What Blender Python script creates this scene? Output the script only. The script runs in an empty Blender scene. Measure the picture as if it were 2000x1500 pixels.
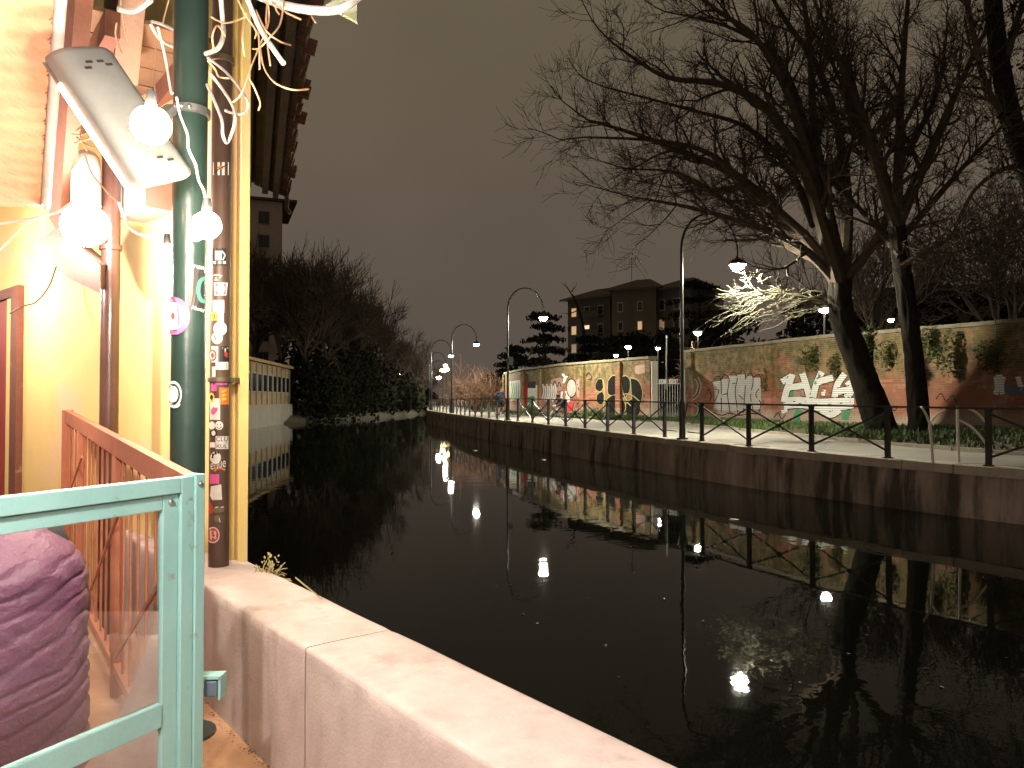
import bpy, bmesh, math, random
from mathutils import Vector, Matrix, noise as mnoise
from mathutils.geometry import tessellate_polygon
random.seed(7)
R = random.Random(11)
sc = bpy.context.scene
C = sc.collection

# ------------------------------------------------------------------ camera, sky, exposure
PITCH = math.atan(30/1500.0)
EYE = Vector((0, 0, 1.6))
cam = bpy.data.cameras.new('camera'); cam.sensor_width = 36; cam.lens = 27.0
cam.clip_start = 0.05; cam.clip_end = 3000
co = bpy.data.objects.new('camera', cam); C.objects.link(co)
co.location = EYE; co.rotation_euler = (math.pi/2 + PITCH, 0, 0)
sc.camera = co
w = bpy.data.worlds.new('World'); sc.world = w; w.use_nodes = True
nt = w.node_tree; nt.nodes.clear()
wo = nt.nodes.new('ShaderNodeOutputWorld'); bg = nt.nodes.new('ShaderNodeBackground')
sky = nt.nodes.new('ShaderNodeTexSky'); sky.sky_type = 'NISHITA'; sky.sun_disc = False
sky.sun_elevation = math.radians(-4); sky.sun_rotation = math.radians(200)
bgs = nt.nodes.new('ShaderNodeBackground'); bgs.inputs[1].default_value = 0.05
nt.links.new(sky.outputs[0], bgs.inputs[0])
tc = nt.nodes.new('ShaderNodeTexCoord'); sep = nt.nodes.new('ShaderNodeSeparateXYZ')
nt.links.new(tc.outputs['Generated'], sep.inputs[0])
rmp = nt.nodes.new('ShaderNodeValToRGB')   # overcast city night: lamp glow on low cloud, a little pinker near the roofs
rmp.color_ramp.elements[0].position = 0.0; rmp.color_ramp.elements[0].color = (0.116, 0.089, 0.074, 1)
rmp.color_ramp.elements[1].position = 0.55; rmp.color_ramp.elements[1].color = (0.140, 0.112, 0.068, 1)
nt.links.new(sep.outputs[2], rmp.inputs[0])
nz = nt.nodes.new('ShaderNodeTexNoise'); nz.inputs['Scale'].default_value = 2.2; nz.inputs['Detail'].default_value = 3
nt.links.new(tc.outputs['Generated'], nz.inputs['Vector'])
mr = nt.nodes.new('ShaderNodeMapRange'); mr.inputs[3].default_value = 0.72; mr.inputs[4].default_value = 1.24
nt.links.new(nz.outputs[0], mr.inputs[0])
mx = nt.nodes.new('ShaderNodeVectorMath'); mx.operation = 'SCALE'
nt.links.new(rmp.outputs[0], mx.inputs[0]); nt.links.new(mr.outputs[0], mx.inputs['Scale'])
nt.links.new(mx.outputs[0], bg.inputs[0]); bg.inputs[1].default_value = 1.0
add = nt.nodes.new('ShaderNodeAddShader')
nt.links.new(bg.outputs[0], add.inputs[0]); nt.links.new(bgs.outputs[0], add.inputs[1])
nt.links.new(add.outputs[0], wo.inputs[0])
sc.view_settings.view_transform = 'Standard'; sc.view_settings.look = 'None'
sc.view_settings.exposure = 0.0; sc.view_settings.gamma = 1.0; sc.view_settings.use_curve_mapping = False
sc.cycles.use_denoising = True
sc.cycles.max_bounces = 6; sc.cycles.diffuse_bounces = 3; sc.cycles.glossy_bounces = 3
sc.cycles.transparent_max_bounces = 12; sc.cycles.sample_clamp_indirect = 3.0
sc.cycles.caustics_reflective = False; sc.cycles.caustics_refractive = False

# ------------------------------------------------------------------ projection helpers (photo pixel + depth -> place)
def ray(u, v):
    cp, sp = math.cos(PITCH), math.sin(PITCH)
    a, b = (u-1000)/1500.0, (750-v)/1500.0
    return Vector((a, cp - b*sp, sp + b*cp))
def P(u, v, Y):
    r = ray(u, v); return EYE + r*(Y/r.y)
def PZ(u, v, z):
    r = ray(u, v); return EYE + r*((z-EYE.z)/r.z)
def px(p):
    q = Vector(p)-EYE; cp, sp = math.cos(PITCH), math.sin(PITCH)
    f = q.y*cp + q.z*sp; up = -q.y*sp + q.z*cp
    return 1000+1500*q.x/f, 750-1500*up/f
DV = Vector((-0.617, 0.787, 0)).normalized(); NV = Vector((DV.y, -DV.x, 0))
def W(t, n, z): return DV*t + NV*n + Vector((0, 0, z))

# ------------------------------------------------------------------ mesh builder
class MB:
    def __init__(s): s.v = []; s.f = []; s.mi = []; s.m = 0
    def add(s, vs, fs):
        o = len(s.v); s.v += [Vector(x) for x in vs]; s.f += [tuple(i+o for i in f) for f in fs]
        s.mi += [s.m]*len(fs); return s
    def hexa(s, a):   # 8 corners: bottom 4 ccw, top 4 ccw
        return s.add(a, [(3,2,1,0),(4,5,6,7),(0,1,5,4),(1,2,6,5),(2,3,7,6),(3,0,4,7)])
    def box(s, lo, hi):
        x0,y0,z0 = lo; x1,y1,z1 = hi
        return s.hexa([(x0,y0,z0),(x1,y0,z0),(x1,y1,z0),(x0,y1,z0),(x0,y0,z1),(x1,y0,z1),(x1,y1,z1),(x0,y1,z1)])
    def obox(s, c, ax, ay, az):   # centre and half axis vectors
        c, ax, ay, az = Vector(c), Vector(ax), Vector(ay), Vector(az)
        q = [c-ax-ay-az, c+ax-ay-az, c+ax+ay-az, c-ax+ay-az, c-ax-ay+az, c+ax-ay+az, c+ax+ay+az, c-ax+ay+az]
        if ax.cross(ay).dot(az) < 0: q = [q[3],q[2],q[1],q[0],q[7],q[6],q[5],q[4]]
        return s.hexa(q)
    def beam(s, a, b, wd, ht, up=(0,0,1)):
        a, b = Vector(a), Vector(b); d = (b-a); L = d.length; d.normalize()
        sd = d.cross(Vector(up))
        if sd.length < 1e-4: sd = d.cross(Vector((1,0,0)))
        sd.normalize(); u2 = sd.cross(d).normalized()
        return s.obox((a+b)/2, d*L/2, sd*wd/2, u2*ht/2)
    def tube(s, pts, rad, n=8, cap=True):
        pts = [Vector(p) for p in pts]; k = len(pts)
        if not hasattr(rad, '__len__'): rad = [rad]*k
        o = len(s.v); t = (pts[1]-pts[0]).normalized()
        ref = Vector((0,0,1)) if abs(t.z) < .9 else Vector((1,0,0))
        e = t.cross(ref).normalized()
        for i in range(k):
            t2 = (pts[min(i+1,k-1)]-pts[max(i-1,0)])
            if t2.length > 1e-9: t = t2.normalized()
            e = (e - t*e.dot(t))
            e = e.normalized() if e.length > 1e-6 else t.orthogonal().normalized()
            b = t.cross(e)
            for j in range(n):
                a = 2*math.pi*j/n
                s.v.append(pts[i] + (e*math.cos(a)+b*math.sin(a))*rad[i])
        for i in range(k-1):
            for j in range(n):
                j2 = (j+1) % n
                s.f.append((o+i*n+j, o+i*n+j2, o+(i+1)*n+j2, o+(i+1)*n+j)); s.mi.append(s.m)
        if cap:
            s.f.append(tuple(o+j for j in reversed(range(n)))); s.mi.append(s.m)
            s.f.append(tuple(o+(k-1)*n+j for j in range(n))); s.mi.append(s.m)
        return s
    def ball(s, c, r, nu=14, nv=9, sq=(1,1,1)):
        c = Vector(c); o = len(s.v)
        for i in range(nv+1):
            th = math.pi*i/nv
            for j in range(nu):
                a = 2*math.pi*j/nu
                s.v.append(c + Vector((math.sin(th)*math.cos(a)*r*sq[0], math.sin(th)*math.sin(a)*r*sq[1], math.cos(th)*r*sq[2])))
        for i in range(nv):
            for j in range(nu):
                j2 = (j+1) % nu
                s.f.append((o+i*nu+j, o+(i+1)*nu+j, o+(i+1)*nu+j2, o+i*nu+j2)); s.mi.append(s.m)
        return s
    def prism(s, poly, off):   # planar polygon (3D pts) extruded by off
        poly = [Vector(p) for p in poly]; off = Vector(off); k = len(poly)
        vs = poly + [p+off for p in poly]
        tri = tessellate_polygon([poly])
        fs = [tuple(t) for t in tri] + [tuple(i+k for i in reversed(t)) for t in tri]
        fs += [(i, (i+1) % k, (i+1) % k + k, i+k) for i in range(k)]
        return s.add(vs, fs)
    def lathe(s, c, prof, n=16, axis=None):
        c = Vector(c); o = len(s.v)
        ax = Vector(axis or (0,0,1)).normalized(); e = ax.orthogonal().normalized(); b = ax.cross(e)
        for r, z in prof:
            for j in range(n):
                a = 2*math.pi*j/n
                s.v.append(c + (e*math.cos(a)+b*math.sin(a))*r + ax*z)
        for i in range(len(prof)-1):
            for j in range(n):
                j2 = (j+1) % n
                s.f.append((o+i*n+j, o+i*n+j2, o+(i+1)*n+j2, o+(i+1)*n+j)); s.mi.append(s.m)
        return s
    def grid(s, rows):   # rows of points
        o = len(s.v); k = len(rows[0])
        for r in rows: s.v += [Vector(p) for p in r]
        for i in range(len(rows)-1):
            for j in range(k-1):
                s.f.append((o+i*k+j, o+i*k+j+1, o+(i+1)*k+j+1, o+(i+1)*k+j)); s.mi.append(s.m)
        return s
    def mesh(s, name, mats, origin=Vector((0,0,0)), smooth=False):
        me = bpy.data.meshes.new(name)
        me.from_pydata([tuple(p-origin) for p in s.v], [], s.f)
        for m in (mats if isinstance(mats, (list, tuple)) else [mats]): me.materials.append(m)
        if isinstance(mats, (list, tuple)): me.polygons.foreach_set('material_index', s.mi)
        if smooth:
            me.polygons.foreach_set('use_smooth', [True]*len(me.polygons))
            if smooth != 'all': me.set_sharp_from_angle(angle=math.radians(40))
        me.update(); return me
    def build(s, name, mats, parent=None, smooth=False):
        if parent is not None:
            o = Vector((0,0,0)); q = parent
            while q: o = o + q.location; q = q.parent
            ob = bpy.data.objects.new(name, s.mesh(name, mats, o, smooth)); ob.parent = parent
        else:
            lo = Vector([min(p[i] for p in s.v) for i in range(3)]); hi = Vector([max(p[i] for p in s.v) for i in range(3)])
            o = Vector(((lo.x+hi.x)/2, (lo.y+hi.y)/2, lo.z))
            ob = bpy.data.objects.new(name, s.mesh(name, mats, o, smooth)); ob.location = o
        C.objects.link(ob); return ob
def tag(o, label, cat, group=None):
    o['label'] = label; o['category'] = cat
    if group: o['group'] = group
    return o
def thing(name, label, cat, loc, group=None):
    o = bpy.data.objects.new(name, None); o.location = loc; o.empty_display_size = .2
    C.objects.link(o); return tag(o, label, cat, group)
def struct(o): o['kind'] = 'structure'; return o
def stuff(o): o['kind'] = 'stuff'; return o
def share(name, me, parent, loc=(0,0,0), rot=(0,0,0), scale=(1,1,1)):   # shared mesh data; loc relative to parent
    ob = bpy.data.objects.new(name, me); ob.parent = parent; ob.location = loc; ob.rotation_euler = rot; ob.scale = scale
    C.objects.link(ob); return ob
def copy_tree(o, parent=None):
    c = o.copy(); C.objects.link(c); c.parent = parent
    for ch in o.children: copy_tree(ch, c)
    return c
def smoothpts(pts, k=5):
    pts = [Vector(p) for p in pts]; out = []
    for i in range(len(pts)-1):
        p0 = pts[max(i-1,0)]; p1 = pts[i]; p2 = pts[i+1]; p3 = pts[min(i+2,len(pts)-1)]
        for j in range(k):
            t = j/k
            out.append(0.5*((2*p1)+(p2-p0)*t+(2*p0-5*p1+4*p2-p3)*t*t+(3*p1-p0-3*p2+p3)*t**3))
    out.append(pts[-1]); return out

# ------------------------------------------------------------------ materials
def mat(name, c1, c2=None, rough=.7, scale=4.0, bump=.15, bscale=None, metal=0.0, stretch=(1,1,1), c3=None, s3=1.0, t3=.6, spec=.5, island=0.0, coat=0.0, st3=None):
    m = bpy.data.materials.new(name); m.use_nodes = True; t = m.node_tree; b = t.nodes['Principled BSDF']
    c2 = c2 or tuple(x*.72 for x in c1)
    g = t.nodes.new('ShaderNodeNewGeometry')
    def nz(sc_, st, det=6):
        mp = t.nodes.new('ShaderNodeMapping'); mp.inputs['Scale'].default_value = tuple(sc_*x for x in st)
        t.links.new(g.outputs['Position'], mp.inputs[0])
        n = t.nodes.new('ShaderNodeTexNoise'); n.inputs['Scale'].default_value = 1.0; n.inputs['Detail'].default_value = det
        n.inputs['Roughness'].default_value = .62
        t.links.new(mp.outputs[0], n.inputs['Vector']); return n
    n1 = nz(scale, stretch); r = t.nodes.new('ShaderNodeValToRGB')
    r.color_ramp.elements[0].position = .3; r.color_ramp.elements[1].position = .7
    r.color_ramp.elements[0].color = (*c2, 1); r.color_ramp.elements[1].color = (*c1, 1)
    t.links.new(n1.outputs[0], r.inputs[0]); col = r.outputs[0]
    if c3:
        n3 = nz(s3, st3 or stretch, 8); r3 = t.nodes.new('ShaderNodeValToRGB')
        r3.color_ramp.elements[0].position = t3-.06; r3.color_ramp.elements[1].position = t3+.06
        t.links.new(n3.outputs[0], r3.inputs[0])
        mxn = t.nodes.new('ShaderNodeMix'); mxn.data_type = 'RGBA'
        t.links.new(r3.outputs[0], mxn.inputs['Factor']); t.links.new(col, mxn.inputs['A']); mxn.inputs['B'].default_value = (*c3, 1)
        col = mxn.outputs['Result']
    if island:
        hs = t.nodes.new('ShaderNodeHueSaturation'); mr_ = t.nodes.new('ShaderNodeMapRange')
        mr_.inputs[3].default_value = 1-island; mr_.inputs[4].default_value = 1+island
        t.links.new(g.outputs['Random Per Island'], mr_.inputs[0]); t.links.new(mr_.outputs[0], hs.inputs['Value'])
        t.links.new(col, hs.inputs['Color']); col = hs.outputs[0]
    t.links.new(col, b.inputs['Base Color'])
    b.inputs['Metallic'].default_value = metal; b.inputs['Specular IOR Level'].default_value = spec
    if coat: b.inputs['Coat Weight'].default_value = coat; b.inputs['Coat Roughness'].default_value = .12
    rr = t.nodes.new('ShaderNodeMapRange'); rr.inputs[3].default_value = max(.03, rough-.12); rr.inputs[4].default_value = min(1, rough+.12)
    t.links.new(n1.outputs[0], rr.inputs[0]); t.links.new(rr.outputs[0], b.inputs['Roughness'])
    if bump:
        n2 = nz(bscale or scale*6, stretch, 5); bp = t.nodes.new('ShaderNodeBump')
        bp.inputs['Strength'].default_value = bump; bp.inputs['Distance'].default_value = .02
        t.links.new(n2.outputs[0], bp.inputs['Height']); t.links.new(bp.outputs[0], b.inputs['Normal'])
    return m
def emit(name, col, strength):
    m = bpy.data.materials.new(name); m.use_nodes = True; t = m.node_tree; b = t.nodes['Principled BSDF']
    b.inputs['Base Color'].default_value = (.8,.8,.8,1)
    b.inputs['Emission Color'].default_value = (*col, 1); b.inputs['Emission Strength'].default_value = strength
    return m
def thin_glass(name, tint=(.96,.97,.96), rough=.03, fac=1.0):
    m = bpy.data.materials.new(name); m.use_nodes = True; t = m.node_tree; t.nodes.clear()
    o = t.nodes.new('ShaderNodeOutputMaterial'); mxs = t.nodes.new('ShaderNodeMixShader')
    tr = t.nodes.new('ShaderNodeBsdfTransparent'); tr.inputs[0].default_value = (*tint, 1)
    gl = t.nodes.new('ShaderNodeBsdfGlossy'); gl.inputs['Roughness'].default_value = rough
    fr = t.nodes.new('ShaderNodeFresnel'); fr.inputs[0].default_value = 1.5
    t.links.new(fr.outputs[0], mxs.inputs[0]); t.links.new(tr.outputs[0], mxs.inputs[1]); t.links.new(gl.outputs[0], mxs.inputs[2])
    t.links.new(mxs.outputs[0], o.inputs[0]); return m

BLACKMETAL = mat('black_painted_iron', (.022,.020,.018), (.012,.011,.010), rough=.45, scale=9, bump=.1, metal=0.0)
LAMPIRON = mat('lamp_post_paint', (.022,.022,.021), (.014,.014,.013), rough=.35, scale=6, bump=.06)
ASPHALT = mat('path_asphalt', (.30,.28,.24), (.20,.19,.165), rough=.85, scale=1.3, bump=.3, bscale=60, c3=(.13,.12,.11), s3=.35, t3=.62)
STONE = mat('quay_stone', (.45,.345,.305), (.15,.12,.105), rough=.85, scale=1.4, bump=.7, bscale=12, c3=(.055,.044,.037), s3=1.5, t3=.56, stretch=(1,1,.35), st3=(1,1,.12))  # darker vertical streaks from stretched noise
COPING = mat('coping_stone', (.42,.37,.30), (.28,.24,.20), rough=.85, scale=3, bump=.35, bscale=30, island=.15)
MORTAR = mat('wall_mortar', (.26,.20,.15), (.16,.12,.09), rough=.95, scale=3, bump=.4)
VERGE = mat('verge_soil', (.07,.06,.035), (.04,.036,.02), rough=.95, scale=3, bump=.5)
GRASS = mat('grass_blades', (.075,.115,.027), (.042,.07,.018), rough=.7, scale=2, bump=0, island=.35)
BARK = mat('dark_bark', (.026,.021,.015), (.012,.010,.008), rough=.9, scale=7, bump=.8, bscale=30, stretch=(1,1,.3), spec=.15)
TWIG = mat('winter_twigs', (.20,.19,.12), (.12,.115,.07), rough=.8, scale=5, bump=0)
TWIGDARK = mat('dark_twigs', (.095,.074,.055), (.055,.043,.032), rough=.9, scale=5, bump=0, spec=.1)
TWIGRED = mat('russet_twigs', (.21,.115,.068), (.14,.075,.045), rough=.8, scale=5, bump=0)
LEAF = mat('ivy_leaf', (.075,.085,.018), (.038,.05,.012), rough=.45, scale=6, bump=0, island=.4)
DARKLEAF = mat('evergreen_needles', (.016,.017,.010), (.009,.010,.006), rough=.9, scale=4, bump=0, island=.4, spec=.04)
WHITEEM = emit('street_lamp_globe', (1.0,.93,.74), 3000)
# ------------------------------------------------------------------ curves of the place
def dense(pts, step=.25):
    q = smoothpts([Vector((x, y, 0)) for x, y in pts], 24); out = [q[0]]; acc = 0
    for a, b in zip(q, q[1:]):
        L = (b-a).length; d = step-acc
        while d <= L:
            out.append(a+(b-a)*(d/L)); d += step
        acc = (acc+L) % step
    return out
QF = dense([(18.5,3.5),(14.2,7.6),(10.95,11.0),(8.85,14.1),(7.8,15.85),(6.95,17.6),(6.04,19.4),(4.94,22.3),(3.28,27.3),(1.38,33.3),(-.2,38.2),(-2.5,47.5),(-4.5,57.1),(-7.6,72.2),(-9.8,91.3),(-11.6,111),(-13,130),(-14,150)], .25)
def qs(i):   # point and canal-side normal of the fence line at sample i
    i = max(1, min(len(QF)-2, int(i))); t = (QF[i+1]-QF[i-1]).normalized(); return QF[i], Vector((-t.y, t.x, 0)), t
def zroad(y): return .37 + .2*max(0, min(1, (y-14)/22.0))
def qpt(i, off, dz=0):
    p, nrm, t = qs(i); q = p + nrm*off; q.z = zroad(p.y)+dz; return q
def iat(y): return min(range(len(QF)), key=lambda k: abs(QF[k].y-y))
NQ = len(QF)

# ------------------------------------------------------------------ ground, water, path
g = MB(); g.grid([[(-900,-300,-1.9),(900,-300,-1.9)],[(-900,1500,-1.9),(900,1500,-1.9)]])
struct(g.build('ground', VERGE))
WAT = bpy.data.materials.new('canal_water'); WAT.use_nodes = True
t = WAT.node_tree; b = t.nodes['Principled BSDF']
b.inputs['Base Color'].default_value = (.006,.007,.005,1); b.inputs['Specular IOR Level'].default_value = .22; b.inputs['Roughness'].default_value = .018; b.inputs['IOR'].default_value = 1.33
gg = t.nodes.new('ShaderNodeNewGeometry'); mp = t.nodes.new('ShaderNodeMapping'); mp.inputs['Scale'].default_value = (1.0,1.0,1.0)
t.links.new(gg.outputs['Position'], mp.inputs[0])
n1 = t.nodes.new('ShaderNodeTexNoise'); n1.inputs['Scale'].default_value = 1.6; n1.inputs['Detail'].default_value = 3
n2 = t.nodes.new('ShaderNodeTexNoise'); n2.inputs['Scale'].default_value = .18; n2.inputs['Detail'].default_value = 2
n3 = t.nodes.new('ShaderNodeTexNoise'); n3.inputs['Scale'].default_value = 7.0; n3.inputs['Detail'].default_value = 2
for n in (n1, n2, n3): t.links.new(mp.outputs[0], n.inputs['Vector'])
gust = t.nodes.new('ShaderNodeMapRange'); gust.inputs[1].default_value = .42; gust.inputs[2].default_value = .68; gust.inputs[3].default_value = .12
t.links.new(n2.outputs[0], gust.inputs[0])
ad = t.nodes.new('ShaderNodeMath'); ad.operation = 'MULTIPLY_ADD'; ad.inputs[1].default_value = .22
t.links.new(n3.outputs[0], ad.inputs[0]); t.links.new(n1.outputs[0], ad.inputs[2])
mu = t.nodes.new('ShaderNodeMath'); mu.operation = 'MULTIPLY'
t.links.new(ad.outputs[0], mu.inputs[0]); t.links.new(gust.outputs[0], mu.inputs[1])
bp = t.nodes.new('ShaderNodeBump'); bp.inputs['Strength'].default_value = .11; bp.inputs['Distance'].default_value = .05
t.links.new(mu.outputs[0], bp.inputs['Height']); t.links.new(bp.outputs[0], b.inputs['Normal'])
WZ = -.59
g = MB(); g.grid([[(-120,-60,WZ),(60,-60,WZ)],[(-120,260,WZ),(60,260,WZ)]])
struct(g.build('canal_water', WAT))

g = MB(); rw = random.Random(3)
for _ in range(60):
    u, v = rw.uniform(650,2000), rw.uniform(900,1350); q = PZ(u, v, WZ+.006); a = rw.uniform(0,6.28); s_ = rw.uniform(.008,.03)
    g.add([q+Vector((math.cos(a+k*1.57)*s_*(1 if k % 2 else .5), math.sin(a+k*1.57)*s_*(1 if k % 2 else .5), rw.uniform(0,.006))) for k in range(4)], [(0,1,2,3)])
fl_ = g.build('floating_leaves', mat('wet_leaf', (.08,.065,.04), (.045,.035,.02), rough=.5, scale=30, bump=0, island=.4)); fl_['kind'] = 'stuff'; tag(fl_, 'tiny dead leaves scattered on the dark canal water', 'leaves')
# the path: from the back of the coping to the kerb
KP = dense([(21,6.5),(17,9),(14,12),(10.95,16.4),(9.4,21),(8.5,25.5),(7.7,29.5),(6.9,33.5),(5.6,37),(3.4,42),(1.9,46),(.1,51),(-1.3,57),(-3.2,66),(-5,80),(-7,100),(-8.5,120),(-9.5,150)], .25)
def kat(q):   # nearest kerb point
    return min(KP, key=lambda k: (k-q).length_squared)
rows = []
for i in range(4, NQ-4, 4):
    a = qpt(i, -.32); k = kat(QF[i]); e = Vector((k.x, k.y, zroad(k.y)))
    rows.append([a+(e-a)*f + Vector((0,0,.03*math.sin(f*3.14))) for f in (0,.2,.4,.6,.8,1)])
g = MB(); g.grid(rows); struct(g.build('towpath', ASPHALT, smooth='all'))
# kerb stones
KST = mat('kerb_stone', (.40,.36,.29), (.26,.23,.18), rough=.85, scale=4, bump=.3, island=.18)
kerb = thing('kerb', 'pale worn stone kerb between the path and the grass verge', 'kerb', (9.4,21,.3))
i = 8
while i < len(KP)-8 and KP[i].y < 60:
    a, b2 = KP[i], KP[i+4]; d = (b2-a)
    mid = (a+b2)/2; zz = zroad(mid.y)+R.uniform(-.008,.008)
    m = MB(); m.obox((mid.x, mid.y, zz-.03), d*.485, Vector((-d.y, d.x, 0)).normalized()*-.06, (0,0,.12))
    m.build('kerbstone', KST, kerb); i += 4
# verge behind the kerb and the land behind the walls
WALLR = [(20.5,13.5),(17.6,17.4),(14.1,22.3),(11.04,27.6),(8.0,35.9)]
WALLL = [(6.4,35.7),(2.88,43.0),(.67,50.4),(-.55,57.5)]
def wall_at(poly, f):
    tot = sum((Vector(b)-Vector(a)).length for a, b in zip(poly, poly[1:])); s = f*tot
    for a, b in zip(poly, poly[1:]):
        a, b = Vector((*a,0)), Vector((*b,0)); L = (b-a).length
        if s <= L+1e-6: return a+(b-a)*(s/L)
        s -= L
    return Vector((*poly[-1],0))
allw = WALLR+WALLL+[(-2,66),(-3.8,80),(-5.8,100),(-7.3,120),(-8.3,150)]
WD = dense(allw, .5)
rows = []
for p in WD:
    k = kat(p); a = Vector((k.x, k.y, zroad(k.y)+.04)); e = Vector((p.x, p.y, .66))
    far = p + (p-k).normalized()*2
    rows.append([a+(e-a)*f + Vector((0,0, .06*math.sin(f*3.1)+.03*mnoise.noise(Vector((p.x*.8,p.y*.8,f*5))))) for f in (0,.15,.3,.5,.7,.85,1)] + [Vector((p.x+3,p.y+1.5,.66)), Vector((p.x+60,p.y+30,.9)), Vector((p.x+500,p.y+120,1.5))])
g = MB(); g.grid(rows); struct(g.build('verge', VERGE, smooth='all'))
# grass on the verge
g = MB()
for _ in range(26000):
    p = WD[R.randrange(0, len(WD))] if R.random() < .35 else WD[R.randrange(10, 75)]
    k = kat(p); f = R.uniform(.02, 1)**.8; q = k+(p-k)*f
    if not 12 < q.y < 62: continue
    if mnoise.noise(Vector((q.x*.5,q.y*.5,3))) < -.25: continue
    z = zroad(k.y)*(1-f)+.66*f+.03+.05*math.sin(f*3.1)
    h = R.uniform(.06,.2); a = R.uniform(0,6.28); wd = R.uniform(.012,.025)*(1+q.y/30)
    b0 = Vector((q.x+R.uniform(-.2,.2), q.y+R.uniform(-.2,.2), z)); s_ = Vector((math.cos(a)*wd, math.sin(a)*wd, 0))
    tip = b0+Vector((R.uniform(-.08,.08), R.uniform(-.08,.08), h))
    g.add([b0-s_, b0+s_, tip], [(0,1,2)])
stuff(tag(g.build('grass', GRASS), 'short green grass along the foot of the brick wall', 'grass'))

# ------------------------------------------------------------------ quay wall with coping stones
quay = thing('quay_wall', 'dark-streaked stone quay wall on the far side of the canal', 'quay wall', (6.5,18,-.6))
rows = []
for i in range(8, NQ-4, 2):
    r = []
    for z in (-.17,-.3,-.45,-.6,-.75,-.9,-1.1,-1.3,-1.6,-2.0):
        q = qpt(i, .25+.05*(-z-.17)); q.z += z
        q += qs(i)[1]*.05*mnoise.noise(Vector((q.x*1.4,q.y*1.4,q.z*2.5)))
        r.append(q)
    rows.append(r)
g = MB(); g.grid(rows); g.build('wall_face', STONE, quay, smooth='all')
i = 8
while i+4 < NQ-4:
    n_ = 4 if QF[i].y < 60 else 12
    a, b2 = qpt(i+.0, -.035), qpt(min(i+n_, NQ-3), -.035); d = b2-a
    nn = Vector((-d.y, d.x, 0)).normalized(); dz = R.uniform(-.012,.006); m = MB()
    wv = .31+R.uniform(-.02,.02)
    m.obox((a+b2)/2+Vector((0,0,-.085+dz)), d*.495, nn*wv, (0,0,.085))
    m.build('coping_stone', COPING, quay); i += n_

# ------------------------------------------------------------------ iron fence on the quay
fence = thing('canal_fence', 'black iron railing with crossed braces along the far canal path', 'fence', qpt(iat(17.6), 0))
FL = fence.location.copy()
pm = MB(); pm.box((-.043,-.043,0),(.043,.043,1.02)); pm.box((-.055,-.055,1.02),(.055,.055,1.043)); pm.box((-.07,-.07,0),(.07,.07,.02))
PM = pm.mesh('fence_post', BLACKMETAL)
bm_ = MB().ball((0,0,0), .068, 8, 5); BM = bm_.mesh('fence_boss', BLACKMETAL, smooth='all')
i0 = iat(14.1)-16; posts = []
k = i0
while k < NQ-6: posts.append(k); k += 8
LAMPI = [iat(y) for y in (22.3,38.2,57.1,72.2,91.3,111.0)]
for j, k in enumerate(posts):
    q = qpt(k, 0); tt = qs(k)[2]
    share('post', PM, fence, q-FL, (0,0,math.atan2(tt.y, tt.x)))
    if j+1 >= len(posts): break
    k2 = posts[j+1]; a, c_ = qpt(k, 0), qpt(k2, 0)
    H = Vector((0,0,1)); d = (c_-a).normalized()
    lampin = any(k < L < k2 for L in LAMPI)
    hoop = 13.5 < a.y < 14.6
    if lampin:
        L = [L for L in LAMPI if k < L < k2][0]; m_ = qpt(L, 0)
        for e, s_ in ((a, 1), (c_, -1)):
            stop = m_ - d*s_*.30
            MB().beam(e+H*1.06, stop+H*1.06, .05, .03).build('top_rail', BLACKMETAL, fence)
            MB().beam(stop+H*1.06, m_-d*s_*.12+H*.62, .03, .03).build('brace', BLACKMETAL, fence)
            MB().beam(e+H*.22, stop+H*.22, .025, .025).build('lower_rail', BLACKMETAL, fence)
        continue
    MB().beam(a+H*1.06, c_+H*1.06, .055, .04).build('top_rail', BLACKMETAL, fence)
    if hoop: continue
    mid = (a+c_)/2
    o_ = Vector((-d.y, d.x, 0))*.014
    MB().beam(a+H*.16+d*.03+o_, c_+H*.96-d*.03+o_, .018, .042).build('brace', BLACKMETAL, fence)
    MB().beam(a+H*.96+d*.03-o_, c_+H*.16-d*.03-o_, .018, .042).build('brace', BLACKMETAL, fence)
    share('boss', BM, fence, mid+H*.56-FL)
# pale bent hoops in the gap of the railing
PALE = mat('lightened_pale_metal', (.7,.66,.56), (.5,.47,.4), rough=.5, scale=14, bump=.2)  # pale metal, lightened further to carry the light falling on the hoops
hp = thing('bent_hoop_rail', 'pale bent metal hoops and forked stick left in the railing gap near right edge', 'railing', P(1868,905,14.6))
yy = 14.75
for nm, pts, rr in (('forked_upright', [(1822,905),(1819,860),(1816,826)], .028), ('fork_arm', [(1816,828),(1808,808),(1799,794)], .022),
                    ('fork_arm', [(1816,828),(1828,812),(1846,800)], .018), ('upright', [(1873,903),(1871,850),(1870,794)], .026),
                    ('hoop', [(1872,820),(1895,832),(1915,852),(1930,874)], .022), ('hoop', [(1890,797),(1905,804),(1918,816),(1929,829)], .022)):
    MB().tube(smoothpts([P(u,v,yy) for u, v in pts], 4), rr, 7).build(nm, PALE, hp, smooth=True)

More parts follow.
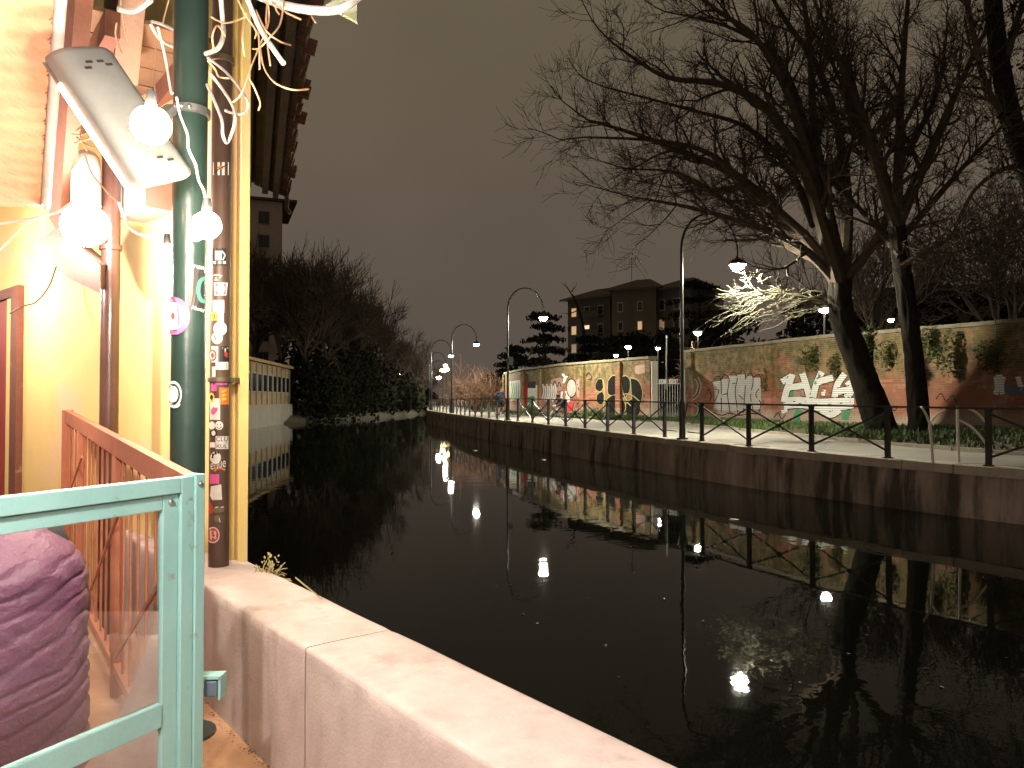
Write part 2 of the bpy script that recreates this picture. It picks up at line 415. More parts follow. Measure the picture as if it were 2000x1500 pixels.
# ------------------------------------------------------------------ street lamps with an arched arm
def lamp_parts(root, arm_dir, with_box=False):
    H = 6.62; Rr = .93; sp = 5.55; L = root.location; ad = Vector(arm_dir)
    m = MB(); m.tube([(0,0,.0),(0,0,.04)], .17, 12); m.tube([(0,0,.04),(0,0,1.0),(0,0,1.06),(0,0,1.12)], [.095,.088,.088,.06], 12)
    ob = bpy.data.objects.new('base_sleeve', m.mesh('base_sleeve', LAMPIRON, smooth=True)); ob.parent = root; C.objects.link(ob)
    m = MB(); m.tube([(0,0,1.1),(0,0,3.2),(0,0,sp)], [.058,.05,.042], 10)
    ob = bpy.data.objects.new('pole', m.mesh('pole', LAMPIRON, smooth=True)); ob.parent = root; C.objects.link(ob)
    m = MB(); pts = []
    for k in range(17):
        a = math.pi*k/16*1.0
        pts.append(ad*(Rr-Rr*math.cos(a)) + Vector((0,0,sp+(H-sp)*math.sin(a))))
    pts.append(ad*2*Rr+Vector((0,0,sp-.18)))
    m.tube(pts, [.042-.014*k/17 for k in range(18)], 8)
    ob = bpy.data.objects.new('arched_arm', m.mesh('arched_arm', LAMPIRON, smooth=True)); ob.parent = root; C.objects.link(ob)
    hd = ad*2*Rr+Vector((0,0,sp-.34))
    m = MB(); m.lathe(hd, [(.0,.22),(.05,.22),(.06,.15),(.16,.12),(.24,.05),(.275,-.05),(.265,-.055),(.21,.06),(.12,.1),(0,.11)], 16)
    ob = bpy.data.objects.new('lamp_shade', m.mesh('lamp_shade', LAMPIRON, smooth=True)); ob.parent = root; C.objects.link(ob)
    m = MB(); m.ball(hd+Vector((0,0,-.07)), .205, 14, 8, (1,1,.68))
    ob = bpy.data.objects.new('glass_globe', m.mesh('glass_globe', WHITEEM, smooth='all')); ob.parent = root; C.objects.link(ob)
    if with_box:
        m = MB(); m.box((.05,-.09,2.75),(.26,.09,3.15)); m.box((-.06,-.05,2.85),(.06,.05,2.9)); m.box((-.06,-.05,3.0),(.06,.05,3.05))
        ob = bpy.data.objects.new('control_box', m.mesh('control_box', mat('grey_box', (.16,.15,.14), rough=.6))); ob.parent = root; C.objects.link(ob)
lab = ['tall arched street lamp nearest the tree, right of the gate', 'arched street lamp with a control box, by the running person',
       'third arched street lamp counted from the right along the canal', 'fourth arched street lamp from the right, where the quay bends away',
       'fifth arched street lamp from the right, far along the canal', 'farthest arched street lamp at the canal bend']
for j, L in enumerate(LAMPI):
    q, nn, tt = qs(L); ad = -nn if j else Vector((.96,.28,0))
    lp = thing('street_lamp', lab[j], 'street lamp', qpt(L, 0, .0), 'arched street lamps along the canal path')
    lamp_parts(lp, ad.normalized(), j == 1)

# ------------------------------------------------------------------ brick walls
BR = bpy.data.materials.new('old_brick'); BR.use_nodes = True
t = BR.node_tree; b = t.nodes['Principled BSDF']; b.inputs['Roughness'].default_value = .9
ge = t.nodes.new('ShaderNodeNewGeometry'); sx = t.nodes.new('ShaderNodeSeparateXYZ'); t.links.new(ge.outputs['Position'], sx.inputs[0])
rb = t.nodes.new('ShaderNodeValToRGB'); rb.color_ramp.elements[0].color = (.20,.075,.042,1); rb.color_ramp.elements[1].color = (.36,.165,.095,1)
e = rb.color_ramp.elements.new(.5); e.color = (.29,.11,.06,1)
t.links.new(ge.outputs['Random Per Island'], rb.inputs[0])
def tn(scale, det=6, st=(1,1,1)):
    mp_ = t.nodes.new('ShaderNodeMapping'); mp_.inputs['Scale'].default_value = st; t.links.new(ge.outputs['Position'], mp_.inputs[0])
    n = t.nodes.new('ShaderNodeTexNoise'); n.inputs['Scale'].default_value = scale; n.inputs['Detail'].default_value = det; n.inputs['Roughness'].default_value = .65
    t.links.new(mp_.outputs[0], n.inputs['Vector']); return n
def mixc(fac, a, bcol):
    m_ = t.nodes.new('ShaderNodeMix'); m_.data_type = 'RGBA'; t.links.new(fac, m_.inputs['Factor']); t.links.new(a, m_.inputs['A'])
    if isinstance(bcol, tuple): m_.inputs['B'].default_value = (*bcol, 1)
    else: t.links.new(bcol, m_.inputs['B'])
    return m_.outputs['Result']
def ramp01(src, lo, hi):
    m_ = t.nodes.new('ShaderNodeMapRange'); m_.inputs[1].default_value = lo; m_.inputs[2].default_value = hi; t.links.new(src, m_.inputs[0]); return m_.outputs[0]
def mth(op, a, bv):
    m_ = t.nodes.new('ShaderNodeMath'); m_.operation = op; t.links.new(a, m_.inputs[0])
    if isinstance(bv, (int, float)): m_.inputs[1].default_value = bv
    else: t.links.new(bv, m_.inputs[1])
    return m_.outputs[0]
nA = tn(.9); nB = tn(3.5); nC = tn(.55, 7)
# moss and old limewash creeping down from the coping, efflorescence near the foot
hgt = mth('ADD', sx.outputs[2], mth('MULTIPLY', mth('SUBTRACT', nA.outputs[0], .5), 5.0))
mossmask = ramp01(hgt, 2.1, 2.9)
mossc = t.nodes.new('ShaderNodeValToRGB'); mossc.color_ramp.elements[0].position=.35; mossc.color_ramp.elements[1].position=.65
mossc.color_ramp.elements[0].color = (.05,.042,.016,1); mossc.color_ramp.elements[1].color = (.26,.155,.08,1)
e = mossc.color_ramp.elements.new(.5); e.color = (.12,.10,.032,1)
t.links.new(nB.outputs[0], mossc.inputs[0])
c_ = mixc(ramp01(nC.outputs[0], .56, .64), rb.outputs[0], (.36,.29,.22))
c_ = mixc(mossmask, c_, mossc.outputs[0])
foot = ramp01(mth('ADD', sx.outputs[2], mth('MULTIPLY', mth('SUBTRACT', nA.outputs[0], .5), 1.4)), 1.35, .95)
c_ = mixc(mth('MULTIPLY', foot, .75), c_, (.40,.33,.26))
t.links.new(c_, b.inputs['Base Color'])
n_ = tn(22, 4); bp = t.nodes.new('ShaderNodeBump'); bp.inputs['Strength'].default_value = .5; bp.inputs['Distance'].default_value = .02
t.links.new(n_.outputs[0], bp.inputs['Height']); t.links.new(bp.outputs[0], b.inputs['Normal'])

CAPST = mat('wall_capping', (.24,.21,.15), (.13,.115,.07), rough=.95, scale=3, bump=.5, island=.2)
def brick_wall(name, label, poly, ztop, piers, single=None):
    a0 = Vector((*poly[0],0)); root = thing(name, label, 'brick wall', ((poly[0][0]+poly[-1][0])/2, (poly[0][1]+poly[-1][1])/2, .6))
    core = MB(); allb = MB(); nsingle = 0; LB, HB = .26, .075
    for a, b_ in zip(poly, poly[1:]):
        a, b_ = Vector((*a,0)), Vector((*b_,0)); d = (b_-a); L = d.length; d.normalize()
        n = Vector((d.y, -d.x, 0))
        if n.dot(-a) < 0: n = -n           # face towards the canal
        core.hexa([p+Vector((0,0,z)) for z in (.45, ztop) for p in (a, b_, b_-n*.38, a-n*.38)])
        for r in range(int((ztop-.6)/HB)):
            z = .6+r*HB; s = -(.13 if r % 2 else 0)
            while s < L:
                x0, x1 = max(0, s+.006), min(L, s+LB-.006); s += LB
                if x1-x0 < .03: continue
                pr = R.uniform(.004,.013)
                q = [a+d*x0, a+d*x1]; zz = (z+.006, z+HB-.006)
                vs = [q[0]+Vector((0,0,zz[0])), q[1]+Vector((0,0,zz[0])), q[1]+Vector((0,0,zz[1])), q[0]+Vector((0,0,zz[1]))]
                vs += [v+n*pr for v in vs]
                fs = [(4,5,6,7),(0,1,5,4),(1,2,6,5),(2,3,7,6),(3,0,4,7)]
                u, v = px(vs[4])
                if single and nsingle < 300 and single[0] < u < single[1] and single[2] < v < single[3]:
                    m = MB(); m.add(vs, fs); m.build('brick', BR, root); nsingle += 1
                else: allb.add(vs, fs)
        # capping stones
        k = max(1, int(L/.9))
        for j in range(k):
            p0, p1 = a+d*(L*j/k), a+d*(L*(j+1)/k); c0 = (p0+p1)/2-n*.19
            m = MB(); m.obox(c0+Vector((0,0,ztop+.06+R.uniform(-.01,.01))), d*(L/k/2-.006), n*.26, (0,0,.06)); m.build('capping_stone', CAPST, root)
    core.build('mortar_core', MORTAR, root)
    stuff(allb.build('brickwork', BR, root))
    for f, wd in piers:
        c0 = wall_at(poly, f); c1 = wall_at(poly, min(1, f+.01)); d = (c1-c0).normalized() if f < .99 else (c0-wall_at(poly, f-.01)).normalized()
        n = Vector((d.y, -d.x, 0)); n = n if n.dot(-c0) > 0 else -n
        m = MB()
        for r in range(int((ztop-.6)/.15)):
            z = .6+.15*r; m.obox(c0+n*.05+Vector((0,0,z+.07)), d*(wd/2+R.uniform(-.006,.006)), n*.09, (0,0,.069))
        m.build('pier', BR, root)
    return root
def frac_u(poly, u):   # fraction along the wall at photo column u
    best = min((abs(px(wall_at(poly, k/400)+Vector((0,0,1.6)))[0]-u), k/400) for k in range(401)); return best[1]
WR = brick_wall('brick_wall', 'long mossy brick wall with graffiti behind the two leaning trees', WALLR, 3.78, [(frac_u(WALLR,1505),.42),(frac_u(WALLR,1350),.42)], (1705,1985,735,835))
WL = brick_wall('brick_wall', 'lower brick wall left of the gate, with black and yellow bubble graffiti', WALLL, 3.5, [(frac_u(WALLL,x),.4) for x in (1272,1210,1140,1056,1022)]+[(.995,.4)])

# ------------------------------------------------------------------ graffiti: paint films on the brick faces
def plane_hit(u, v, segs, off):
    r = ray(u, v); best = None
    for a, b_ in zip(segs, segs[1:]):
        a, b_ = Vector((*a,0)), Vector((*b_,0)); d = (b_-a).normalized(); n = Vector((d.y,-d.x,0)); n = n if n.dot(-a) > 0 else -n
        den = r.dot(n)
        if abs(den) < 1e-6: continue
        k = ((a+n*off)-EYE).dot(n)/den; p = EYE+r*k; s = (p-a).dot(d)
        over = max(0, -s, s-(b_-a).length)
        if k > 0 and (best is None or over < best[0]): best = (over, p)
    return best[1]
def ribbon(pts, wd, closed=False, k=5):
    q = smoothpts([Vector((x, y, 0)) for x, y in pts], k) if len(pts) > 2 else [Vector((x,y,0)) for x, y in pts]
    out = []
    for i in range(len(q)):
        t_ = (q[min(i+1,len(q)-1)]-q[max(i-1,0)]).normalized(); n = Vector((-t_.y, t_.x, 0))*wd/2
        out.append((q[i]+n, q[i]-n))
    return [[(a[0].x,a[0].y),(a[1].x,a[1].y),(b_[1].x,b_[1].y),(b_[0].x,b_[0].y)] for a, b_ in zip(out, out[1:])]
LAY = [0]
def paint(root, polys, col, segs, name='graffiti', cuts=True, label=None):
    LAY[0] += 1; off = .016+.0006*LAY[0]
    bmx = bmesh.new()
    for k, poly in enumerate(polys):
        pts = [plane_hit(u, v, segs, off+.0004*(k % 3)) for u, v in poly]
        tri = tessellate_polygon([[Vector((x,y,0)) for x, y in poly]])
        vs = [bmx.verts.new(p) for p in pts]
        for tr in tri:
            try: bmx.faces.new([vs[i] for i in tr])
            except ValueError: pass
    if cuts:   # leave the joints between the courses unpainted
        zs = [v.co.z for v in bmx.verts]; z = .6+.075*math.floor((min(zs)-.6)/.075)
        while z < max(zs):
            for zz in (z-.007, z+.007):
                bmesh.ops.bisect_plane(bmx, geom=bmx.verts[:]+bmx.edges[:]+bmx.faces[:], plane_co=(0,0,zz), plane_no=(0,0,1))
            z += .075
        kill = [f for f in bmx.faces if abs(((f.calc_center_median().z-.6)/.075+.5) % 1-.5)*.075 < .007]
        bmesh.ops.delete(bmx, geom=kill, context='FACES')
    m = MB(); bmx.verts.index_update(); bmx.verts.ensure_lookup_table()
    m.v = [v.co.copy() for v in bmx.verts]; m.f = [tuple(v.index for v in f.verts) for f in bmx.faces]; m.mi = [0]*len(m.f); bmx.free()
    o = m.build(name, col, root)
    if label: o['label'] = label
    return o
PW = mat('white_spray_paint', (.80,.80,.76), (.66,.66,.62), rough=.7, scale=3, bump=.2)
PS = mat('silver_spray_paint', (.46,.45,.41), (.33,.32,.29), rough=.55, scale=2, bump=.2)
PK = mat('black_spray_paint', (.014,.013,.012), (.009,.009,.009), rough=.8, scale=3, bump=.2, spec=.08)
PP = mat('faded_pink_paint', (.42,.27,.23), (.32,.19,.15), rough=.8, scale=3, bump=.2)
PY = mat('yellow_spray_paint', (.38,.34,.13), (.26,.23,.08), rough=.7, scale=3, bump=.2)
PG = mat('green_spray_paint', (.06,.30,.13), (.04,.2,.09), rough=.7, scale=3, bump=.2)
PR = mat('red_spray_paint', (.55,.05,.035), (.4,.035,.025), rough=.7, scale=3, bump=.2)
PB = mat('blue_spray_paint', (.08,.14,.28), (.05,.09,.2), rough=.7, scale=3, bump=.2)
S = WALLR
# white letters H E G
def piece(root, segs, strokes, wd, fill, out, extra=3.2, lbl=None):
    paint(root, [q for s_ in strokes for q in ribbon(s_, wd+extra)], out, segs)
    paint(root, [q for s_ in strokes for q in ribbon(s_, wd)], fill, segs, label=lbl)
paint(WR, [[(1526,765),(1548,752),(1552,790),(1534,800)]], PG, S)
paint(WR, ribbon([(1562,800),(1556,815),(1560,832)], 13)+ribbon([(1606,725),(1600,748)], 12)+ribbon([(1655,800),(1650,820)], 14)+ribbon([(1618,790),(1606,812)], 8)+ribbon([(1585,740),(1592,752)], 9), PG, S)
HEG = [[(1548,731),(1541,750),(1535,767),(1531,785)], [(1527,746),(1546,735)], [(1567,729),(1574,750),(1581,776)], [(1540,757),(1574,752)],
       [(1605,726),(1594,752),(1588,776)], [(1596,747),(1610,742),(1627,738)], [(1591,763),(1612,767)], [(1650,730),(1636,750),(1630,776)], [(1655,745),(1664,761),(1652,777)], [(1637,765),(1660,760)],
       [(1530,783),(1560,781),(1600,785),(1640,783),(1668,783)], [(1531,793),(1565,791),(1600,797),(1640,795),(1666,791)], [(1531,800),(1533,806)], [(1600,800),(1622,810),(1640,800)]]
piece(WR, S, HEG, 12.5, PW, PK, 3.4, 'white angular graffiti letters outlined in black')
# silver letters
SIL = [[(1400,745),(1404,770),(1402,800)], [(1416,740),(1418,770),(1416,803)], [(1432,734),(1432,770),(1434,803)], [(1447,732),(1449,770),(1448,803)], [(1462,734),(1464,770),(1464,803)], [(1477,738),(1478,770),(1479,800)]]
paint(WR, [q for s_ in SIL for q in ribbon(s_, 16.5)], PS, S, label='faded silver graffiti letters')
paint(WR, [q for s_ in ([(1394,742),(1400,736),(1408,742),(1409,806)], [(1409,742),(1415,732),(1424,740),(1421,770),(1426,806)], [(1409,772),(1422,768)], [(1426,734),(1433,726),(1440,738),(1436,764),(1441,806)], [(1442,730),(1452,724),(1456,742),(1452,806)], [(1457,738),(1466,728),(1471,744),(1466,775),(1472,804)], [(1472,736),(1483,732),(1487,752),(1476,770),(1486,788),(1482,806)], [(1394,806),(1410,811),(1426,807),(1444,811),(1462,808),(1486,808)], [(1396,760),(1404,764),(1396,784)], [(1430,750),(1436,748)], [(1443,772),(1452,780)]) for q in ribbon(s_, 1.8)], PK, S)
SIL2 = [[(1346,735),(1350,760),(1347,790)], [(1360,738),(1366,752),(1362,770)], [(1342,770),(1352,778),(1362,770)], [(1345,795),(1350,812),(1362,812),(1366,795),(1356,788)]]
paint(WR, [q for s_ in SIL2 for q in ribbon(s_, 9)], PS, S); paint(WR, [q for s_ in SIL2 for q in ribbon(s_, 2.2)], PK, S)
paint(WR, [q for s_ in ([(1380,770),(1384,760),(1389,772),(1386,784)], [(1496,760),(1502,752),(1508,764)], [(1690,770),(1696,760),(1702,774)], [(1512,815),(1520,806),(1526,818),(1534,810)], [(1730,800),(1738,790),(1745,802),(1754,794)], [(1828,780),(1838,768),(1848,784),(1860,772),(1868,786)]) for q in ribbon(s_, 1.8)], PK, S, label='small black scribbled tags')
# pieces at the far right
paint(WR, [q for s_ in ([(1945,735),(1948,755),(1944,770)],[(1945,738),(1958,736)],[(1960,735),(1956,752),(1958,770)],[(1988,735),(1992,750),(1998,762)]) for q in ribbon(s_, 10)], PW, S, label='white graffiti letters over a blue patch')
paint(WR, ribbon([(1962,758),(1985,762),(2010,764)], 14), PB, S)
# left wall: bubble letters black with yellow outline
S = WALLL
BUB = [[(1163,752),(1168,742),(1176,742),(1178,755),(1172,764),(1164,760)], [(1166,772),(1176,766),(1180,780),(1174,790),(1166,784)],
       [(1188,745),(1196,735),(1206,738),(1210,760),(1200,770),(1188,768)], [(1210,740),(1222,735),(1230,745),(1228,765),(1216,775)],
       [(1232,740),(1246,745),(1254,765),(1250,790),(1238,800)], [(1186,780),(1200,772),(1216,780),(1220,800),(1206,812),(1190,806)], [(1222,790),(1236,780),(1250,795),(1244,812),(1226,812)]]
def grow(poly, f):
    cx = sum(p[0] for p in poly)/len(poly); cy = sum(p[1] for p in poly)/len(poly); return [(cx+(x-cx)*f, cy+(y-cy)*f) for x, y in poly]
def rnd(poly): 
    q = smoothpts([Vector((x,y,0)) for x, y in poly+[poly[0]]], 4)[:-1]; return [(p.x,p.y) for p in q]
paint(WL, [rnd([(1076,742),(1096,738),(1098,760),(1080,764)]), rnd([(1056,772),(1066,770),(1067,792),(1056,794)]), rnd([(1126,742),(1139,740),(1138,772),(1127,774)]), rnd([(1240,715),(1262,712),(1262,726),(1242,730)])], PP, S, cuts=False, label='faded pink paint patches')
paint(WL, [q for s_ in ([(1080,752),(1084,744),(1088,756),(1092,746),(1096,756)], [(1128,750),(1132,764),(1137,748)], [(1145,735),(1150,728),(1156,738),(1148,742)], [(1078,780),(1084,772),(1090,782),(1086,792)], [(1126,790),(1134,784),(1140,794),(1150,786)], [(1258,745),(1262,760),(1258,775)]) for q in ribbon(s_, 1.6)], PK, S, cuts=False)
paint(WL, [rnd(grow(p, 1.14)) for p in BUB], PY, S, cuts=False)
paint(WL, [rnd(grow(p, 1.03)) for p in BUB], PK, S, cuts=False, label='black bubble letters with a yellow outline')
paint(WL, ribbon([(1178,742),(1181,775),(1178,800)], 3)+ribbon([(1214,738),(1216,765),(1226,785)], 2)+ribbon([(1200,772),(1230,770),(1250,785)], 2)+ribbon([(1224,785),(1240,800)], 2), PY, S, cuts=False)
# left wall: white oval face, red and green blocks, scribbles
paint(WL, [[(1024,752),(1052,752),(1053,795),(1024,795)]], PW, S, cuts=False)
paint(WL, [[(1024,750),(1031,752),(1030,795),(1022,795)]], PR, S, cuts=False)
paint(WL, [rnd([(1030,776),(1043,774),(1045,784),(1030,786)])], PG, S, cuts=False)
paint(WL, [[(1030,745),(1046,745),(1046,758),(1031,758)]], PK, S, cuts=False)
ov = [(1116+9*math.cos(a*.4), 758+17*math.sin(a*.4)) for a in range(16)]
paint(WL, [rnd(grow(ov, 1.12))], PK, S, cuts=False); paint(WL, [ov], PS, S, cuts=False)
paint(WL, [[(1096,765),(1112,762),(1113,785),(1094,786)]], PW, S, cuts=False)
paint(WL, [q for k in range(7) for q in ribbon([(1060+k*4, 750+(k%2)*4),(1062+k*4,765),(1059+k*4,780+(k%3)*2)], 2.6)], PW, S, cuts=False, label='white scribbled tags')
paint(WL, [[(995,745),(1016,742),(1017,782),(995,784)]], PS, S, cuts=False)
paint(WL, [q for k in range(4) for q in ribbon([(998+k*5,748),(1001+k*4,764),(997+k*5,782)], 1.8)], PG, S, cuts=False)
paint(WL, ribbon([(1098,730),(1104,738),(1100,748)], 4)+ribbon([(1108,735),(1100,742)], 3), PW, S, cuts=False)
# ------------------------------------------------------------------ gate between the two walls
CONC = mat('concrete_post', (.50,.47,.40), (.36,.33,.28), rough=.85, scale=4, bump=.3)
GALV = mat('galvanised_bars', (.42,.44,.40), (.28,.30,.27), rough=.45, scale=10, bump=.1)
gt = thing('bar_gate', 'grey barred gate standing between the two brick walls', 'gate', (7.2,35.8,.6))
MB().box((6.42,35.2,.5),(6.68,35.46,3.35)).build('concrete_post', CONC, gt)
MB().box((7.85,35.35,.5),(7.98,35.48,3.0)).build('steel_post', GALV, gt)
for k in range(9):
    x = 6.78+k*.12; MB().box((x,35.38,.72),(x+.028,35.408,2.5+.03*math.sin(k))).build('bar', GALV, gt)
for z in (.8, 2.3): MB().box((6.69,35.37,z),(7.84,35.36+.05,z+.05)).build('cross_bar', GALV, gt)
SIGNW = mat('white_enamel', (.8,.8,.76), (.7,.7,.66), rough=.4, scale=8, bump=0)
for x in (6.76, 7.22): MB().box((x,35.34,2.32),(x+.34,35.36,2.52)).build('sign_plate', SIGNW, gt)
m = MB()
for x in (6.83, 6.92, 7.30, 7.40, 7.47): m.box((x,35.33,2.36),(x+.025,35.337,2.48))
m.build('sign_lettering', PK, gt)
tag(MB().tube([P(1301,760,36.6), P(1302,655,36.6)], .035, 8).build('steel_pole', GALV, smooth=True), 'thin bare steel pole rising behind the barred gate', 'pole')

# ------------------------------------------------------------------ lamps beyond the wall
def lamp_behind(u, v, Y, label, power_mat, r=.16, zfoot=.7, head='ball'):
    p = P(u, v, Y); lp = thing('park_lamp', label, 'street lamp', (p.x, p.y, zfoot))
    MB().tube([(p.x,p.y,zfoot),(p.x,p.y,p.z-r)], [.06,.04], 8).build('pole', LAMPIRON, lp, smooth=True)
    m = MB(); m.lathe((p.x,p.y,p.z+r*.35), [(0,.12),(r*.7,.08),(r*1.35,0),(r*1.3,-.03),(0,-.02)], 12); m.build('lamp_shade', LAMPIRON, lp, smooth=True)
    MB().ball(p, r, 12, 8, (1,1,.7)).build('glass_globe', power_mat, lp, smooth='all')
E1 = emit('park_lamp_globe', (1.0,.93,.78), 280); E2 = emit('park_lamp_globe_dim', (1.0,.95,.85), 160); E3 = emit('far_sodium_lamp', (1.0,.55,.2), 120)
E4 = emit('bush_lamp_globe', (1.0,.9,.75), 900)
lamp_behind(1363, 650, 41, 'park lamp shining on a twiggy bush just over the brick wall', E4, .2)
lamp_behind(1610, 605, 31, 'park lamp beside the leaning trunk above the brick wall', E1, .2)
lamp_behind(1740, 625, 40, 'flat bright park lamp between the two trunks over the wall', E1, .16)
lamp_behind(1227, 678, 52, 'bright park lamp above the bubble graffiti wall', E1, .2)
lamp_behind(1203, 694, 56, 'small park lamp just peeping over the wall left of the brighter one', E2, .17)
lamp_behind(1285, 680, 45, 'park lamp on a thin pole right behind the gate post', E2, .14)
lamp_behind(857, 737, 95, 'white lamp on a pale post at the far end of the path', E1, .3, .6)
lamp_behind(872, 721, 135, 'orange lamp glowing at the far end of the canal', E3, .5, .6)
lamp_behind(864, 723, 150, 'farthest orange lamp glowing left of its twin by the canal bend', E3, .45, .6)
lamp_behind(688+94, 730, 140, 'tiny lamp among the dark trees on the left bank', E2, .12, .3)

# ------------------------------------------------------------------ trees
def rot_about(v, ax, a): return Matrix.Rotation(a, 3, ax) @ v
def branch(mb, p, d, L, r, lvl, rnd_, trop=.12, wob=.18, kids=(5,5,5,4), rmin=.006, spread=(25,60), keep=.55):
    n = 5 if lvl > 1 else (4 if lvl == 1 else 3); pts = [p.copy()]; rad = [r]; dirs = [d.copy()]
    for i in range(n):
        d = (d + Vector((rnd_.gauss(0,wob), rnd_.gauss(0,wob), rnd_.gauss(0,wob)+trop))).normalized()
        p = p + d*(L/n); pts.append(p.copy()); rad.append(max(rmin*.7, r*(1-.65*(i+1)/n))); dirs.append(d.copy())
    mb.tube(pts, rad, 6 if r > .06 else (4 if r > .02 else 3), cap=False)
    if lvl <= 0: return
    for k in range(kids[min(lvl, len(kids)-1)]):
        f = rnd_.uniform(.22, 1.0); i = min(n-1, int(f*n)); q = pts[i]+(pts[i+1]-pts[i])*(f*n-i if f < 1 else 1)
        ax = dirs[i].orthogonal().normalized(); ax = rot_about(ax, dirs[i], rnd_.uniform(0,6.28))
        nd = rot_about(dirs[i], ax, math.radians(rnd_.uniform(*spread)))
        branch(mb, q, nd, L*rnd_.uniform(keep-.12, keep+.15), max(rmin, r*(1-.6*f)*.6), lvl-1, rnd_, trop, wob, kids, rmin, spread, keep)
def limb(mb, pts, r0, r1, rnd_, side=9, lvl=2, slen=1.9, trop=.08, kids=(0,6,6,5), rmin=.007, start=.2):
    q = smoothpts(pts, 5); n = len(q); rad = [r0+(r1-r0)*i/(n-1) for i in range(n)]
    mb.tube(q, rad, 7 if r0 > .08 else 5, cap=False)
    for k in range(side):
        f = start+(1-start)*(k+rnd_.random())/side; i = min(n-2, int(f*(n-1))); d = (q[i+1]-q[i]).normalized()
        ax = rot_about(d.orthogonal().normalized(), d, rnd_.uniform(0,6.28)); nd = rot_about(d, ax, math.radians(rnd_.uniform(25,60)))
        branch(mb, q[i], nd, slen*rnd_.uniform(.6,1.25)*(1-.35*f), rad[i]*.5, lvl, rnd_, trop, .17, kids, rmin)
    branch(mb, q[-1], (q[-1]-q[-2]).normalized(), slen*.8, r1, lvl, rnd_, trop, .15, kids, rmin)
def bark_tube(m, pts, rf_, n=44, k=16):
    q = smoothpts(pts, k); N = len(q); m.tube(q, [rf_(i/(N-1)) for i in range(N)], n, cap=False)
    for i in range(N):
        for j in range(n):
            v_ = m.v[i*n+j]; d = v_-q[i]; r_ = d.length; a = 6.2832*j/n
            rid = 1-abs(mnoise.noise(Vector((math.cos(a)*3.2, math.sin(a)*3.2, i*.10))))*2
            lump = mnoise.noise(Vector((math.cos(a)*.9, math.sin(a)*.9, i*.05+7)))
            m.v[i*n+j] = q[i]+d*(1+.13*lump+(.045/r_)*(rid-.6))
def L3(pts): return [P(u, v, Y) for u, v, Y in pts]
rt = random.Random(5)
# tree with the leaning trunk
t1 = thing('bare_tree', 'large bare tree with thick trunk leaning left in front of the white letters', 'tree', P(1722,850,23.2))
m = MB(); bark_tube(m, L3([(1736,864,23.2),(1722,842,23.2),(1700,780,23.2),(1678,715,23.1),(1655,650,22.8),(1642,595,22.5),(1640,545,22.2)]), lambda f_: .33+.14*(1-f_)**1.5+.2*max(0,1-f_*7)**2)
m.build('trunk', BARK, t1, smooth='all')
m = MB()
for pts, r0, r1 in (
    ([(1640,560,22.2),(1585,480,22.4),(1525,420,22.8),(1440,345,23),(1340,300,23.3),(1240,262,23.5),(1150,235,23.6)], .22, .035),
    ([(1640,560,22.2),(1602,430,21.6),(1570,330,21.2),(1500,215,21),(1410,165,20.8),(1300,150,20.6),(1205,90,20.5)], .22, .03),
    ([(1640,550,22.2),(1612,400,22),(1590,250,22.2),(1582,100,22.4),(1565,-40,22.5)], .2, .05),
    ([(1645,550,22.2),(1655,420,23),(1640,270,23.5),(1600,140,24),(1525,25,24.3),(1480,-60,24.4)], .2, .04),
    ([(1630,545,22.2),(1560,480,21.8),(1450,435,21.2),(1345,405,21),(1235,385,20.8)], .15, .025),
    ([(1575,460,22.4),(1480,380,22),(1385,300,21.5),(1280,275,21.2),(1140,268,21)], .13, .025),
    ([(1590,440,22.5),(1540,330,23.5),(1460,250,24),(1350,215,24.4),(1180,170,24.6)], .13, .025),
    ([(1600,380,21.6),(1545,200,20.5),(1480,80,20),(1400,20,19.8),(1330,-40,19.6)], .13, .03),
    ([(1620,520,22.3),(1520,470,23.5),(1430,400,24.2),(1330,340,24.6),(1230,330,24.8)], .12, .025),
    ([(1655,540,22.2),(1710,470,21.5),(1740,380,21),(1690,250,20.5),(1660,120,20.3)], .16, .03),
    ([(1640,500,22.2),(1600,330,22.6),(1530,130,23.2),(1440,60,23.6),(1340,30,23.9)], .13, .03)):
    limb(m, L3(pts), r0, r1, rt, 17, 2, 2.1, kids=(0,7,7,6))
stuffless = m.build('crown', TWIGDARK, t1)
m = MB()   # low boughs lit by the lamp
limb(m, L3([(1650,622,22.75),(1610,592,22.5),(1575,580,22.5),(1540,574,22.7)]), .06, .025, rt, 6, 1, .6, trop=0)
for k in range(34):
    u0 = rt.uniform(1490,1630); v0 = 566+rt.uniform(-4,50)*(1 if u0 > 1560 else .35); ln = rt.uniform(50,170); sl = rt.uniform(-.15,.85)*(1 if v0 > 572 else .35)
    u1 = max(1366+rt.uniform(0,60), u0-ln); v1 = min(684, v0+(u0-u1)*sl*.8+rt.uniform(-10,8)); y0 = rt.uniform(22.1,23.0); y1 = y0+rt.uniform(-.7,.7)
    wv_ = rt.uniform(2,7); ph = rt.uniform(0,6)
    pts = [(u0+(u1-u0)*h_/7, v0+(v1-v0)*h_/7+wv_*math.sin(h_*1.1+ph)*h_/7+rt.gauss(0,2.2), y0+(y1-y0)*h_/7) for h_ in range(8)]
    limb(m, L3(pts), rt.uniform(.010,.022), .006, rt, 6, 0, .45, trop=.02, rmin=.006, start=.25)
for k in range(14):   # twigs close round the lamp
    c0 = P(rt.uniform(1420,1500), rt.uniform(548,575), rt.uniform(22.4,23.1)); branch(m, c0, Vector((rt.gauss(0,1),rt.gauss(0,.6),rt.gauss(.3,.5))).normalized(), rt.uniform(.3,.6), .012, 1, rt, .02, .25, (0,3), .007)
m.build('low_boughs', TWIG, t1)
